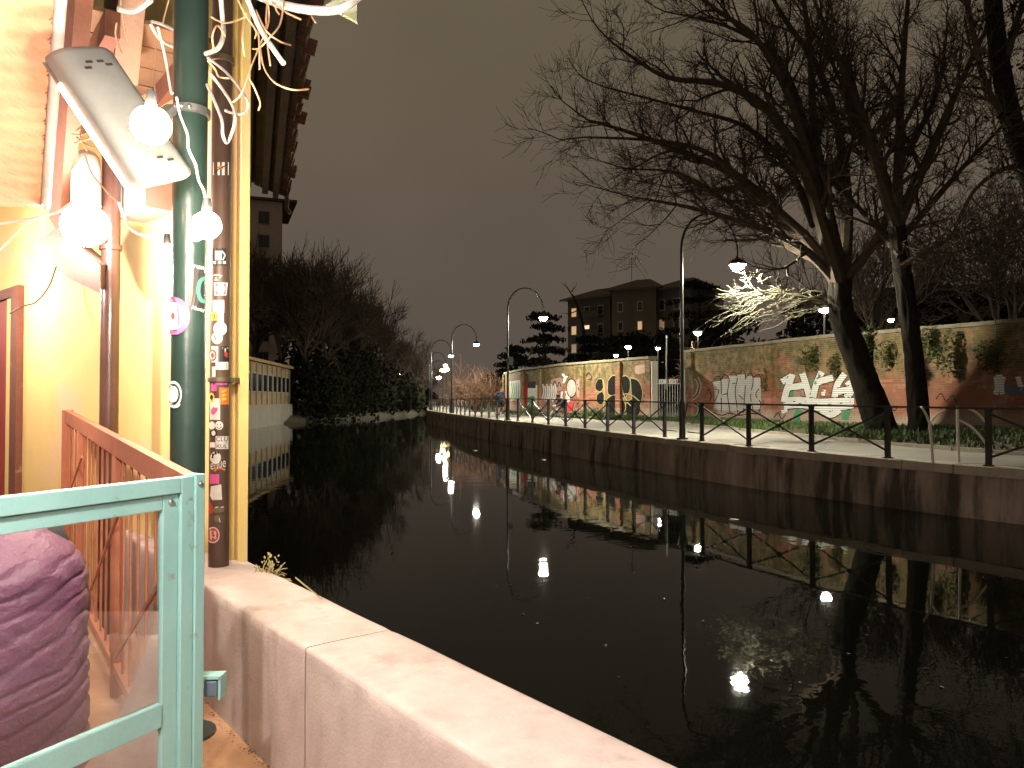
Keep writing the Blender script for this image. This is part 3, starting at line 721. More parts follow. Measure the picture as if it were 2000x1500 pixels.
# thin ivy trunk beside it
t2 = thing('ivy_sapling', 'thin dark trunk wrapped in ivy beside the leaning tree', 'tree', P(1715,846,23.9))
pts = smoothpts(L3([(1718,850,23.9),(1706,780,23.9),(1700,710,23.9),(1702,640,23.9)]), 5)
MB().tube(pts, [.13-.05*i/(len(pts)-1) for i in range(len(pts))], 8).build('trunk', BARK, t2, smooth='all')
def leaves(mb, c, n, rad, size, rnd_, flat=None):
    for _ in range(n):
        a, b_ = rnd_.uniform(0,6.28), math.acos(rnd_.uniform(-1,1)); rr = rnd_.random()**.45
        o = Vector((math.sin(b_)*math.cos(a)*rad[0], math.sin(b_)*math.sin(a)*rad[1], math.cos(b_)*rad[2]))*rr
        q = Vector(c)+o; x = Vector((rnd_.gauss(0,1), rnd_.gauss(0,1), rnd_.gauss(0,1))).normalized(); y = x.orthogonal().normalized()
        s_ = size*rnd_.uniform(.6,1.3)
        mb.add([q-x*s_, q+y*s_*.6, q+x*s_, q-y*s_*.6], [(0,1,2,3)])
m = MB()
for q in pts[3:]: leaves(m, q, 34, (.2,.2,.22), .055, rt)
leaves(m, P(1693,668,23.8), 200, (.26,.22,.4), .06, rt)
m.build('ivy_leaves', LEAF, t2)
# straight tree right of it
t3 = thing('bare_tree', 'bare tree with straight dark trunk right of the ivy trunk', 'tree', P(1795,853,22.3))
m = MB(); bark_tube(m, L3([(1800,868,22.3),(1795,842,22.3),(1789,760,22.2),(1782,680,21.8),(1768,570,21),(1752,440,20.5)]), lambda f_: .21+.09*(1-f_)+.12*max(0,1-f_*7)**2)
m.build('trunk', BARK, t3, smooth='all')
m = MB()
for pts, r0, r1 in (([(1752,445,20.5),(1715,340,20.2),(1690,240,20),(1640,120,19.7),(1590,0,19.5)], .17, .04),
    ([(1752,445,20.5),(1755,300,20.8),(1762,150,21),(1775,-20,21.2)], .16, .05),
    ([(1752,445,20.5),(1800,335,20.6),(1850,220,20.3),(1900,110,20),(1965,-20,19.7)], .15, .04),
    ([(1756,470,20.5),(1830,385,21),(1905,300,21.4),(1990,215,21.6)], .11, .03),
    ([(1758,500,20.5),(1700,430,21.5),(1640,370,22.5),(1560,300,23)], .1, .03),
    ([(1720,350,20.2),(1660,200,20.5),(1610,90,20.8)], .1, .03),
    ([(1760,520,20.5),(1850,470,20),(1940,440,19.6)], .08, .02),
    ([(1770,300,20.8),(1830,180,21.3),(1850,50,21.6)], .1, .03)):
    limb(m, L3(pts), r0, r1, rt, 14, 2, 2.0, kids=(0,7,7,6))
m.build('crown', TWIGDARK, t3)
# tree at the right edge, some dark leaves left
t4 = thing('leafy_tree', 'dark tree with hanging leaves filling the top right corner', 'tree', (12.6,16.5,.5))
m = MB(); pts = smoothpts([Vector((12.6,16.5,.4)), P(2100,600,16.4), P(2040,420,16.2), P(1985,270,16), P(1950,100,16), P(1935,-60,16)], 5)
m.tube(pts, [.28-.12*i/(len(pts)-1) for i in range(len(pts))], 10); m.build('trunk', BARK, t4, smooth='all')
m = MB()
for pts, r0, r1 in (([(1985,270,16),(1930,180,15.7),(1900,60,15.5),(1880,-40,15.4)], .1, .03), ([(2010,330,16.1),(1960,330,15.6),(1905,370,15.2),(1870,430,15)], .07, .02),
                    ([(1960,130,16),(1990,30,15.6),(2020,-50,15.4)], .1, .03), ([(2040,420,16.2),(2000,440,15.6),(1960,500,15.2)], .06, .02)):
    limb(m, L3(pts), r0, r1, rt, 10, 2, 1.3)
m.build('branches', TWIGDARK, t4)
m = MB()
for _ in range(90):
    u, v = rt.uniform(1900,2060), rt.uniform(-40,330)
    leaves(m, P(u, v, rt.uniform(15,16.6)), 16, (.32,.32,.26), .055, rt)
m.build('foliage', DARKLEAF, t4)
# ivy and hanging plants on the wall
for k, (u, v, n, rad, lb) in enumerate(((1590,697,650,(.55,.3,.5),'round ivy clump above the white letters'), (1632,712,260,(.3,.22,.45),'ivy tuft touching the leaning trunk above the letters'),
        (1738,690,420,(.55,.3,.5),'bright ivy clump between the two dark trunks'), (1498,742,230,(.22,.2,.5),'narrow ivy tuft hanging on the brick pier'),
        (1868,690,900,(.9,.3,.75),'broad ivy patch added to darken the wall right of the straight trunk'), (1820,665,500,(.5,.28,.5),'ivy tuft added to darken the wall top just right of the straight trunk'),  # ivy on the right end put in large to darken that stretch of wall
        (1945,695,700,(.6,.3,.55),'ivy patch added to darken the wall over the graffiti at the far right'))):
    q = plane_hit(u, v, WALLR, .12); m = MB(); leaves(m, q, n, (rad[0]*1.1,rad[1]*.6,rad[2]), .05, rt)
    n_ = Vector((-q.x,-q.y,0)).normalized()
    tag(m.build('ivy_clump', LEAF), lb, 'ivy', 'ivy clumps on the brick wall')
# weeds at the foot of the left wall
for u, v, Y, lb in ((1150,815,39.5,'dark weeds at the foot of the wall beside the seated person'),(1175,818,38.3,'weed clump under the yellow outlined graffiti'),(1040,806,47,'low weeds under the red and green paint')):
    m = MB(); c0 = P(u, v, Y)
    for _ in range(220):
        q = c0+Vector((max(-.8,min(.8,rt.gauss(0,.38))), rt.gauss(0,.22), 0)); a = rt.uniform(0,6.28); h = rt.uniform(.2,.65)
        m.add([q+Vector((math.cos(a)*.03,math.sin(a)*.03,0)), q-Vector((math.cos(a)*.03,math.sin(a)*.03,0)), q+Vector((rt.gauss(0,.2),rt.gauss(0,.2),h))], [(0,1,2)])
    tag(m.build('weed_clump', GRASS), lb, 'weeds', 'weeds along the wall foot')
# bushes lit by lamps
def bush(c, lb, material, n, L, lvl=2, trop=.03, up=.55):
    b_ = thing('twiggy_bush', lb, 'bush', c); m = MB()
    for _ in range(n):
        a = rt.uniform(0,6.28); d = Vector((math.cos(a)*(1-up), math.sin(a)*(1-up), up+rt.uniform(-.2,.3))).normalized()
        branch(m, Vector(c)+Vector((rt.gauss(0,.15),rt.gauss(0,.15),0)), d, L*rt.uniform(.7,1.15), .03, lvl, rt, trop, .16, (0,5,5,4), .012)
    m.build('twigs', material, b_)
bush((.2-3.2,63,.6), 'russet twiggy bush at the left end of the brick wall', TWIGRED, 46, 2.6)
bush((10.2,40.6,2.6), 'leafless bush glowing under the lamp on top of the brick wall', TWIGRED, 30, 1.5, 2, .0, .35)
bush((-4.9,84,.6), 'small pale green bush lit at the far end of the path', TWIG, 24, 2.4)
# bare trees on the left bank and the canal bend
def tree_variant(seed, H):
    rv = random.Random(seed); m = MB(); tr = MB()
    pts = [Vector((0,0,0)), Vector((rv.uniform(-.3,.3),0,H*.2)), Vector((rv.uniform(-.5,.5),rv.uniform(-.4,.4),H*.4))]
    tr.tube(smoothpts(pts,4), [.3-.1*i/8 for i in range(9)], 8)
    for k in range(9):
        a = 6.28*k/9+rv.uniform(-.3,.3); f = rv.uniform(.35,1); q = pts[1]+(pts[2]-pts[1])*f
        d = Vector((math.cos(a)*.6, math.sin(a)*.6, rv.uniform(.5,1.2))).normalized()
        branch(m, q, d, H*.36*rv.uniform(.75,1.1), .1, 3, rv, .1, .14, (0,6,6,5), .02, (20,50), .6)
    return tr.mesh('trunk', BARK, smooth='all'), m.mesh('crown', TWIGDARK)
VAR = [tree_variant(s, 10.0) for s in (3, 8, 21)]
lt = [(500,425,82,'leftmost bare tree of the left bank, beside the yellow pilaster'), (545,442,79,'bare tree rising behind the pale canal house'), (598,458,76,'bare tree just past the right end of the pale canal house'), (640,490,80,'broad bare tree in the middle of the left bank'),
      (690,527,86,'bare tree right of the broad one on the left bank'), (735,566,92,'bare tree with open crown near the canal bend'), (770,602,98,'slender bare tree near the canal bend'), (800,646,104,'bare tree at the canal bend, left of the low ones'), (825,690,116,'low bare tree at the canal bend'),
      (840,708,130,'rightmost low bare tree closing the canal bend'), (575,470,86,'bare tree in front of the tall block on the left bank'), (620,486,94,'bare tree crowded behind the broad one'), (665,528,102,'bare tree filling the gap behind the left bank row'), (712,560,106,'bare tree behind the open crown near the bend')]
for k, (u, v, y, lb) in enumerate(lt):
    x = (u-1000)/1500*y; h = 1.6+(780-v)/1500*y; s_ = h/max(q_.co.z for q_ in VAR[k % 3][1].vertices)*.98
    tt_ = thing('bare_tree', lb, 'tree', (x, y, .2), 'bare trees on the left bank')
    for nm, me in zip(('trunk','crown'), VAR[k % 3]): share(nm, me, tt_, (0,0,0), (0,0,k*1.3), (s_*.8,s_*.8,s_))
for k, (x, y, h, lb) in enumerate(((17.5,37,11,'bare tree behind the wall, seen through the lit boughs'),(23,35,11.5,'bare tree behind the wall between the two big trunks'),(27,31,11.5,'bare tree behind the wall right of the straight trunk'),(31,36,13,'bare tree behind the wall near the row of warm lights'),(25,26,10,'bare tree behind the wall at the right edge'))):
    tt_ = thing('bare_tree', lb, 'tree', (x, y, .6), 'bare trees behind the brick wall'); s_ = h/10
    for nm, me in zip(('trunk','crown'), VAR[k % 3]): share(nm, me, tt_, (0,0,0), (0,0,k*2.1), (s_*.9,s_*.9,s_))
# dark undergrowth along the left bank
und = [(-18.8,76,3.2,6.0),(-18.0,82,3.2,7.6),(-17.4,89,3.2,8.6),(-16.6,97,3.0,7.4),(-15.8,105,2.8,6.2),(-15.2,113,2.6,5.0),(-14.9,122,2.4,4.0),(-15.0,132,2.4,3.4),(-22,82,4,8),(-20,93,4,9)]
for k, (x, y, rx, h) in enumerate(und):
    m = MB(); leaves(m, (x, y, h*.42), 1500, (rx, rx*1.1, h*.6), .28, rt)
    tag(m.build('evergreen_shrub', DARKLEAF), ['first dark evergreen shrub right of the pale canal house','second dark evergreen shrub right of the pale canal house','tallest dark evergreen shrub on the left bank','fourth dark shrub along the left bank, toward the bend','fifth dark shrub along the left bank, toward the bend','sixth dark shrub along the left bank, at the bend','small dark shrub next to the last at the canal bend','last small dark shrub at the canal bend','dark evergreen mass behind the second shrub on the left bank','dark evergreen mass behind the tallest shrub on the left bank'][k], 'shrub', 'dark shrubs along the left bank')

# left bank land
lb_ = [(-2.6,3.6),(-7.6,12.6),(-12,22),(-17,38),(-19,50),(-19.4,57),(-20.4,70),(-18.6,77),(-17,86),(-14.8,98),(-13.8,110),(-13.2,122),(-13,140),(-13,158)]
BP = dense(lb_, 1.0)
rows = [[Vector((p.x,p.y,-1.9)), Vector((p.x-.2,p.y,-.45)), Vector((p.x-.8,p.y,.0)), Vector((p.x-3,p.y+.5,.25)), Vector((p.x-30,p.y+4,.5)), Vector((p.x-600,p.y+30,1))] for p in BP]
rows.append([Vector((r.x+40, r.y+60, r.z)) for r in rows[-1]])
g = MB(); g.grid(rows); struct(g.build('bank', VERGE, smooth='all'))
g = MB(); g.grid([[(-14.2,150,.45),(-14.2,900,.45)],[(400,150,.45),(400,900,.45)]]); struct(g.build('far_land', VERGE))

# ------------------------------------------------------------------ cedars and dark evergreen masses behind the wall
def cedar(x, y, h, lb, seed):
    rv = random.Random(seed); t_ = thing('cedar_tree', lb, 'tree', (x, y, .6)); tr = MB()
    tr.tube([(x,y,.5),(x+.2,y,h*.5),(x,y,h)], [.35,.25,.05], 7); tr.build('trunk', BARK, t_, smooth='all')
    m = MB(); z = h*.3
    while z < h:
        k = (1-(z/h))**.6; L = h*.42*k+.8
        for _ in range(5):
            a = rv.uniform(0,6.28); ll = L*rv.uniform(.55,1)
            for s_ in range(3): leaves(m, (x+math.cos(a)*ll*(.4+.3*s_), y+math.sin(a)*ll*(.4+.3*s_), z+rv.uniform(-.2,.2)-s_*.1), 26, (ll*.28+.3,ll*.28+.3,.3), .22, rv)
        z += h*.11
    m.build('crown', DARKLEAF, t_)
cedar(3.2, 80, 10.8, 'flat-topped cedar standing beside the second street lamp', 1)
cedar(.4, 88, 7.8, 'low spreading cedar left of the flat-topped one', 2)
cedar(8.5, 84, 8.5, 'dark cedar in front of the apartment block', 4)
cedar(18.5, 76, 13.6, 'dark spiky cedar behind the nearest street lamp', 6)
mass = [(-1.5,96,5.5,'dark round evergreen at the foot of the sky glow'), (4,70,4.8,'dark evergreen mass behind the lower brick wall'), (7.5,66,5.5,'dark evergreen mass left of the bright park lamp'), (11.5,62,6,'dark evergreen mass behind the gate post'),
        (16,55,9,'tall dark evergreen behind the lit boughs'), (21,52,9.5,'dark evergreen right of the lit boughs'), (26.5,50,9.5,'dark evergreen behind the leaning trunk'), (31,46,9,'dark evergreen behind the straight trunk'), (35,42,9,'dark evergreen at the right edge behind the wall'), (13,74,8.5,'dark evergreen below the apartment windows'), (28,33,6.5,'low dark evergreen at the far right behind the wall')]
for k, (x, y, h, lb) in enumerate(mass):
    rv = random.Random(40+k); t_ = thing('evergreen_tree', lb, 'tree', (x, y, .6)); MB().tube([(x,y,.5),(x,y,h*.7)], [.25,.1], 6).build('trunk', BARK, t_)
    m = MB()
    for _ in range(16):
        leaves(m, (x+rv.gauss(0,1.5), y+rv.gauss(0,1.4), h*rv.uniform(.25,.88)), 230, (1.5,1.5,1.1), .26, rv)
    m.build('crown', DARKLEAF, t_)

# ------------------------------------------------------------------ buildings in the background
PLAST = mat('dim_plaster', (.07,.058,.046), (.05,.04,.033), rough=.9, scale=.5, bump=.1)
PLAST2 = mat('pale_plaster', (.48,.37,.31), (.38,.29,.24), rough=.9, scale=.4, bump=.1)
ROOFM = mat('dark_roof_tiles', (.10,.07,.055), (.06,.045,.035), rough=.9, scale=2, bump=.3)
DGLASS = mat('dark_window_glass', (.03,.03,.035), (.02,.02,.022), rough=.12, scale=1, bump=0)
LIT = emit('lit_window', (1.0,.55,.2), .5); LIT2 = emit('lit_window_bright', (1.0,.78,.45), .95); LITD = emit('lit_window_dim', (1.0,.45,.25), .16)
FRAME = mat('window_frame', (.3,.26,.22), rough=.6, bump=0)
def facade_windows(root, a, d, n, z0, cols, rows_, sx, sz, ww, wh, lit, x0=1.2):
    for r in range(rows_):
        for c in range(cols):
            q = a+d*(x0+c*sx)+Vector((0,0,z0+r*sz))
            w_ = MB(); w_.obox(q+d*ww/2+Vector((0,0,wh/2))+n*.03, d*(ww/2+.1), n*.04, (0,0,wh/2+.1)); wf = w_.build('window', FRAME, root)
            key = lit.get((c, r)); mm = {1: LIT, 2: LIT2, 3: LITD}.get(key, DGLASS)
            for s_ in (0, 1):
                g_ = MB(); g_.obox(q+d*(ww*(.25+.5*s_))+Vector((0,0,wh/2))+n*.08, d*(ww*.235), n*.015, (0,0,wh/2-.03)); g_.build('pane', mm, wf)
def block(root, a, b_, depth, z0, z1, material, n):
    m = MB(); m.hexa([p+Vector((0,0,z)) for z in (z0, z1) for p in ((a, b_, b_-n*depth, a-n*depth))]); return m.build('wall', material, root)
ap = thing('apartment_building', 'dark apartment block with hipped roof and a few lit windows', 'building', (16,112,.6))
def V2(x, y): return Vector((x, y, 0))
a, b_ = V2(8.6,118), V2(14.4,112.5); d = (b_-a).normalized(); n = Vector((d.y,-d.x,0))
block(ap, a, b_, 9, .6, 16.9, PLAST, n); facade_windows(ap, a, d, n, 3.2, 3, 5, 2.5, 2.75, .9, 1.3, {(0,3):1,(0,4):1,(1,3):2,(0,2):3}, .8)
for r in range(4):
    m = MB(); q = a+d*5.2+Vector((0,0,5.6+2.75*r)); m.obox(q+n*.6, d*1.5, n*.6, (0,0,.08)); m.obox(q+n*1.17+Vector((0,0,.5)), d*1.5, n*.03, (0,0,.45)); m.build('balcony', PLAST, ap)
a2, b2 = V2(14.4,110.5), V2(20.2,107.5); d2 = (b2-a2).normalized(); n2 = Vector((d2.y,-d2.x,0))
block(ap, a2, b2, 9, .6, 17.4, mat('ochre_plaster', (.10,.075,.048), (.075,.055,.036), rough=.9, scale=.5, bump=.1), n2); facade_windows(ap, a2, d2, n2, 3.2, 2, 5, 2.9, 2.75, .6, 1.2, {(1,3):1,(1,1):3}, 1.0)
a3, b3 = V2(20.4,109), V2(24.5,105); d3 = (b3-a3).normalized(); n3 = Vector((d3.y,-d3.x,0))
block(ap, a3, b3, 9, .6, 17.2, PLAST, n3); facade_windows(ap, a3, d3, n3, 3.2, 2, 5, 2.4, 2.75, .8, 1.4, {(0,3):3,(0,1):3}, .7)
m = MB()
for (aa, bb, nn, zt) in ((a,b_,n,16.9),(a2,b2,n2,17.4),(a3,b3,n3,17.2)):
    dd = (bb-aa).normalized(); e0, e1, e2, e3 = aa-dd*.9+nn*.9, bb+dd*.9+nn*.9, bb+dd*.9-nn*9.9, aa-dd*.9-nn*9.9
    r0, r1 = aa+dd*2.2-nn*4.5, bb-dd*2.2-nn*4.5; zz = Vector((0,0,zt)); zr = Vector((0,0,zt+1.9))
    m.add([e0+zz,e1+zz,e2+zz,e3+zz,r0+zr,r1+zr], [(0,1,5,4),(1,2,5),(2,3,4,5),(3,0,4),(3,2,1,0)])
    m.obox((e0+e1)/2+zz-Vector((0,0,.12)), (e1-e0)/2, nn*.06, (0,0,.12))
m.build('roof', ROOFM, ap)
m = MB(); q = V2(17.5,112)+Vector((0,0,19)); m.tube([q, q+Vector((0,0,3.2))], .04, 5)
for k in range(4): m.tube([q+Vector((-.7+.1*k,0,2+.35*k)), q+Vector((.7-.1*k,0,2+.35*k))], .025, 4)
m.build('roof_aerial', BLACKMETAL, ap)
ro = thing('bare_tree', 'small leafless tree silhouetted at the left corner of the apartment block', 'tree', (8.6,104,.6))
rr = random.Random(77); m = MB(); m.tube(smoothpts([P(1140,690,104),P(1139,640,104),P(1128,600,104),P(1118,575,104)],4), [.3,.28,.26,.24,.22,.2,.18,.16,.15,.14,.13,.12,.1], 7); m.build('trunk', BARK, ro)
m = MB()
for pts in ([(1118,578,104),(1108,562,104),(1100,555,104)],[(1124,590,104),(1112,588,104),(1100,590,104)],[(1116,570,104),(1124,560,104)],[(1130,605,104),(1115,612,104),(1104,612,104)]):
    limb(m, L3(pts), .1, .03, rr, 3, 0, .8)
m.build('crown', TWIGDARK, ro)
# dark block at the right behind the trees with a row of lit windows
db = thing('low_building', 'dark distant building with a row of warm lights at the right', 'building', (46,84,.6))
a, b_ = V2(38,82), V2(60,76); d = (b_-a).normalized(); n = Vector((d.y,-d.x,0)); block(db, a, b_, 10, .6, 13.5, PLAST, n)
facade_windows(db, a, d, n, 12.0, 5, 1, .62, 2, .4, .28, {(0,0):3,(1,0):1,(2,0):1,(3,0):3,(4,0):1}, 6.6)
# tall block on the left bank
tb = thing('tall_apartment_block', 'tall pale apartment block behind the bare trees on the left bank', 'building', (-36,98,.5))
a, b_ = V2(-49,91), V2(-29.6,98.5); d = (b_-a).normalized(); n = Vector((d.y,-d.x,0)); block(tb, a, b_, 12, .3, 27, PLAST2, n)
facade_windows(tb, a, d, n, 3, 6, 8, 3.3, 3.0, 1.3, 1.6, {(5,3):1,(4,3):2,(4,4):1,(3,2):3}, 1.4)
m = MB(); m.obox((a+b_)/2-n*6+Vector((0,0,27.15)), d*12.2, n*6.6, (0,0,.15)); m.build('roof', ROOFM, tb)
# pale canal house standing in the water
ch = thing('canal_house', 'low pale yellow house with a band of windows standing on the left bank water edge', 'building', (-20,62,-.6))
a, b_ = V2(-18.9,50), V2(-21.4,73.6); d = (b_-a).normalized(); n = Vector((-d.y*-1,d.x*-1,0)); n = n if n.x > 0 else -n
OCH = mat('ochre_render', (.46,.33,.16), (.36,.25,.12), rough=.85, scale=1, bump=.15, c3=(.25,.18,.1), s3=1.3, t3=.64, st3=(1,1,.15)); WHT = mat('white_render', (.42,.39,.33), (.32,.30,.25), rough=.85, scale=1, bump=.15, c3=(.28,.25,.2), s3=.9, t3=.6, st3=(1,1,.2))
block(ch, a, b_, 7, 1.15, 4.5, OCH, n)
m = MB(); m.hexa([p+Vector((0,0,z)) for z in (-1.5, 1.15) for p in (a+n*.35, b_+n*.35+d*.2, b_-n*7, a-n*7)]); m.build('plinth', WHT, ch)
m = MB(); m.obox((a+b_)/2+n*.12+Vector((0,0,4.62)), (b_-a)/2+d*.3, n*.3, (0,0,.12)); m.obox((a+b_)/2-n*3.4+Vector((0,0,4.6)), (b_-a)/2+d*.2, n*3.5, (0,0,.1)); m.build('cornice', OCH, ch)
L = (b_-a).length
for k in range(12):
    q = a+d*(L*(k+.5)/12)
    w_ = MB(); w_.obox(q+n*.02+Vector((0,0,2.95)), d*.72, n*.05, (0,0,.78)); wf = w_.build('window', WHT, ch)
    for s_ in (-1,1): g_ = MB(); g_.obox(q+n*.085+d*.3*s_+Vector((0,0,2.92)), d*.26, n*.012, (0,0,.66)); g_.build('pane', DGLASS, wf)
    m = MB(); m.obox(q+d*(L/24)+n*.05+Vector((0,0,2.8)), d*.13, n*.07, (0,0,1.6)); m.build('pilaster', WHT, ch)

# ------------------------------------------------------------------ people on the far path
def figure(name, J, bones, bmat, mats, parent, levels=1):
    names = list(J); idx = {n_: i for i, n_ in enumerate(names)}; o = parent.location
    me = bpy.data.meshes.new('skel'); me.from_pydata([tuple(Vector(J[n_][0])-o) for n_ in names], [(idx[a_], idx[c_]) for a_, c_ in bones], [])
    ob = bpy.data.objects.new('skel', me); C.objects.link(ob)
    sk = ob.modifiers.new('s', 'SKIN'); sk.use_smooth_shade = True
    ly = me.skin_vertices[0] if me.skin_vertices else None
    if ly is None:
        bmx = bmesh.new(); bmx.from_mesh(me); bmx.verts.layers.skin.verify(); bmx.to_mesh(me); bmx.free(); ly = me.skin_vertices[0]
    for n_ in names:
        r_ = J[n_][1]; ly.data[idx[n_]].radius = r_ if hasattr(r_, '__len__') else (r_, r_); ly.data[idx[n_]].use_root = (n_ == 'pelvis')
    if levels: sb = ob.modifiers.new('d', 'SUBSURF'); sb.levels = levels; sb.render_levels = levels
    dg = bpy.context.evaluated_depsgraph_get(); me2 = bpy.data.meshes.new_from_object(ob.evaluated_get(dg)); me2.name = name
    bpy.data.objects.remove(ob)
    for m_ in mats: me2.materials.append(m_)
    segs = [(Vector(J[a_][0])-o, Vector(J[c_][0])-o, bmat.get((a_, c_), 0)) for a_, c_ in bones]
    for p_ in me2.polygons:
        c = p_.center; best = 1e9
        for s0, s1, mi in segs:
            dd = s1-s0; f = max(0, min(1, (c-s0).dot(dd)/max(dd.length_squared,1e-9))); ds = (c-(s0+dd*f)).length
            if ds < best: best = ds; p_.material_index = mi
        p_.use_smooth = True
    r = bpy.data.objects.new(name, me2); r.parent = parent; C.objects.link(r); return r
SKIN = mat('skin', (.55,.33,.24), (.48,.28,.2), rough=.5, scale=20, bump=.05)
def head_bits(root, c, face, hair, hs=1.0, hair_len=.0):
    c = Vector(c); f = Vector(face).normalized(); sd = f.cross(Vector((0,0,1))).normalized()
    m = MB(); m.ball(c-f*.022+Vector((0,0,.03)), .108*hs, 12, 8, (1,1,1.05)); 
    m.v = [v_ if (v_-c).dot(f) < .035 or v_.z > c.z+.07 else v_-f*((v_-c).dot(f)-.03) for v_ in m.v]
    if hair_len: m.ball(c-f*.07+Vector((0,0,-hair_len*.5)), .08, 10, 7, (1,1,1+hair_len*4))
    m.build('hair', hair, root, smooth='all')
    for s_ in (-1, 1): MB().ball(c+f*.088+sd*.034*s_+Vector((0,0,.0)), .011, 6, 4).build('eye', PK, root)
    m = MB(); m.ball(c+f*.1+Vector((0,0,-.028)), .016, 6, 4, (1,1,1.5)); m.build('nose', SKIN, root, smooth='all')
    m = MB(); m.ball(c+f*.088+Vector((0,0,-.062)), .02, 6, 4, (1,1,.3)); m.build('mouth', PR, root, smooth='all')
    for s_ in (-1, 1): MB().ball(c+sd*.092*s_+Vector((0,0,-.01)), .025, 6, 5, (.5,1,1.3)).build('ear', SKIN, root, smooth='all')
def add_hand(J, B, bm, side, wr, d, mi):
    d = Vector(d).normalized(); s_ = d.orthogonal().normalized(); w_ = Vector(J[wr][0])
    J[side+'palm'] = (w_+d*.07, .03); B.append((wr, side+'palm')); bm[(wr, side+'palm')] = mi
    for k, L_ in enumerate((.055,.07,.075,.068,.05)):
        o_ = s_*(.026*(k-2)); base = w_+d*(.085 if k else .03)+o_*(1 if k else 1.6)
        J[f'{side}f{k}a'] = (base, .009); J[f'{side}f{k}b'] = (base+d*L_*.6+o_*.2, .0085); J[f'{side}f{k}c'] = (base+d*L_+Vector((0,0,-.012)), .008)
        for a_, c_ in ((side+'palm', f'{side}f{k}a'), (f'{side}f{k}a', f'{side}f{k}b'), (f'{side}f{k}b', f'{side}f{k}c')): B.append((a_, c_)); bm[(a_, c_)] = mi
def runner(g0, face, name_lb, topm, shortm, haircol):
    f = Vector(face).normalized(); s_ = Vector((f.y,-f.x,0)); Z = Vector((0,0,1)); g0 = Vector(g0)
    root = thing('person', name_lb, 'person', g0)
    q = lambda a_, b_, z: g0+f*a_+s_*b_+Z*z
    J = {'pelvis':(q(0,0,.96),(.15,.12)),'waist':(q(.02,0,1.1),(.135,.105)),'chest':(q(.06,0,1.32),(.17,.12)),'neck':(q(.08,0,1.5),.06),'head0':(q(.1,0,1.6),(.085,.095)),'head1':(q(.1,0,1.71),(.085,.095)),
         'sL':(q(.06,-.19,1.43),.065),'eL':(q(-.14,-.27,1.2),.048),'wL':(q(.06,-.24,1.05),.034),'sR':(q(.06,.19,1.43),.065),'eR':(q(-.02,.28,1.17),.048),'wR':(q(.22,.2,1.24),.034),
         'hL':(q(0,-.1,.9),.095),'kL':(q(.24,-.1,.56),.062),'aL':(q(.02,-.1,.2),.042),'tL':(q(.14,-.1,.12),.036),'hR':(q(0,.1,.9),.095),'kR':(q(-.04,.1,.5),.062),'aR':(q(-.08,.1,.09),.042),'tR':(q(.1,.11,.035),.036)}
    B = [('pelvis','waist'),('waist','chest'),('chest','neck'),('neck','head0'),('head0','head1'),('chest','sL'),('sL','eL'),('eL','wL'),('chest','sR'),('sR','eR'),('eR','wR'),('pelvis','hL'),('hL','kL'),('kL','aL'),('aL','tL'),('pelvis','hR'),('hR','kR'),('kR','aR'),('aR','tR')]
    bm = {('pelvis','waist'):1,('waist','chest'):1,('chest','neck'):1,('chest','sL'):1,('sL','eL'):1,('eL','wL'):1,('chest','sR'):1,('sR','eR'):1,('eR','wR'):1,('pelvis','hL'):2,('hL','kL'):2,('pelvis','hR'):2,('hR','kR'):2,('aL','tL'):3,('aR','tR'):3}
    add_hand(J, B, bm, 'l', 'wL', f+Z*.2, 0); add_hand(J, B, bm, 'r', 'wR', f+Z*.3, 0)
    figure('body', J, B, bm, [SKIN, topm, shortm, PK], root)
    head_bits(root, q(.11,0,1.655), f, haircol); return root
BLUE = mat('blue_running_top', (.03,.07,.16), (.02,.05,.11), rough=.7, scale=12, bump=.2)
DARKC = mat('dark_cloth', (.02,.02,.025), (.012,.012,.015), rough=.8, scale=12, bump=.3)
HAIRR = mat('reddish_hair', (.22,.07,.03), (.12,.04,.02), rough=.5, scale=60, bump=.4, stretch=(1,1,.2))
HAIRD = mat('dark_hair', (.02,.015,.012), rough=.5, scale=60, bump=.4)
GREYC = mat('grey_trousers', (.32,.32,.33), (.2,.2,.21), rough=.8, scale=12, bump=.3)
q = P(978,812,47.5); runner((q.x,q.y,zroad(q.y)+.02), (.25,-1,0), 'person running toward us in a blue top and dark shorts by the street lamp', BLUE, DARKC, HAIRR)
q = P(871,795,92); runner((q.x,q.y,zroad(q.y)+.02), (.1,1,0), 'tiny distant person in dark clothes on the path far left', DARKC, DARKC, HAIRD)
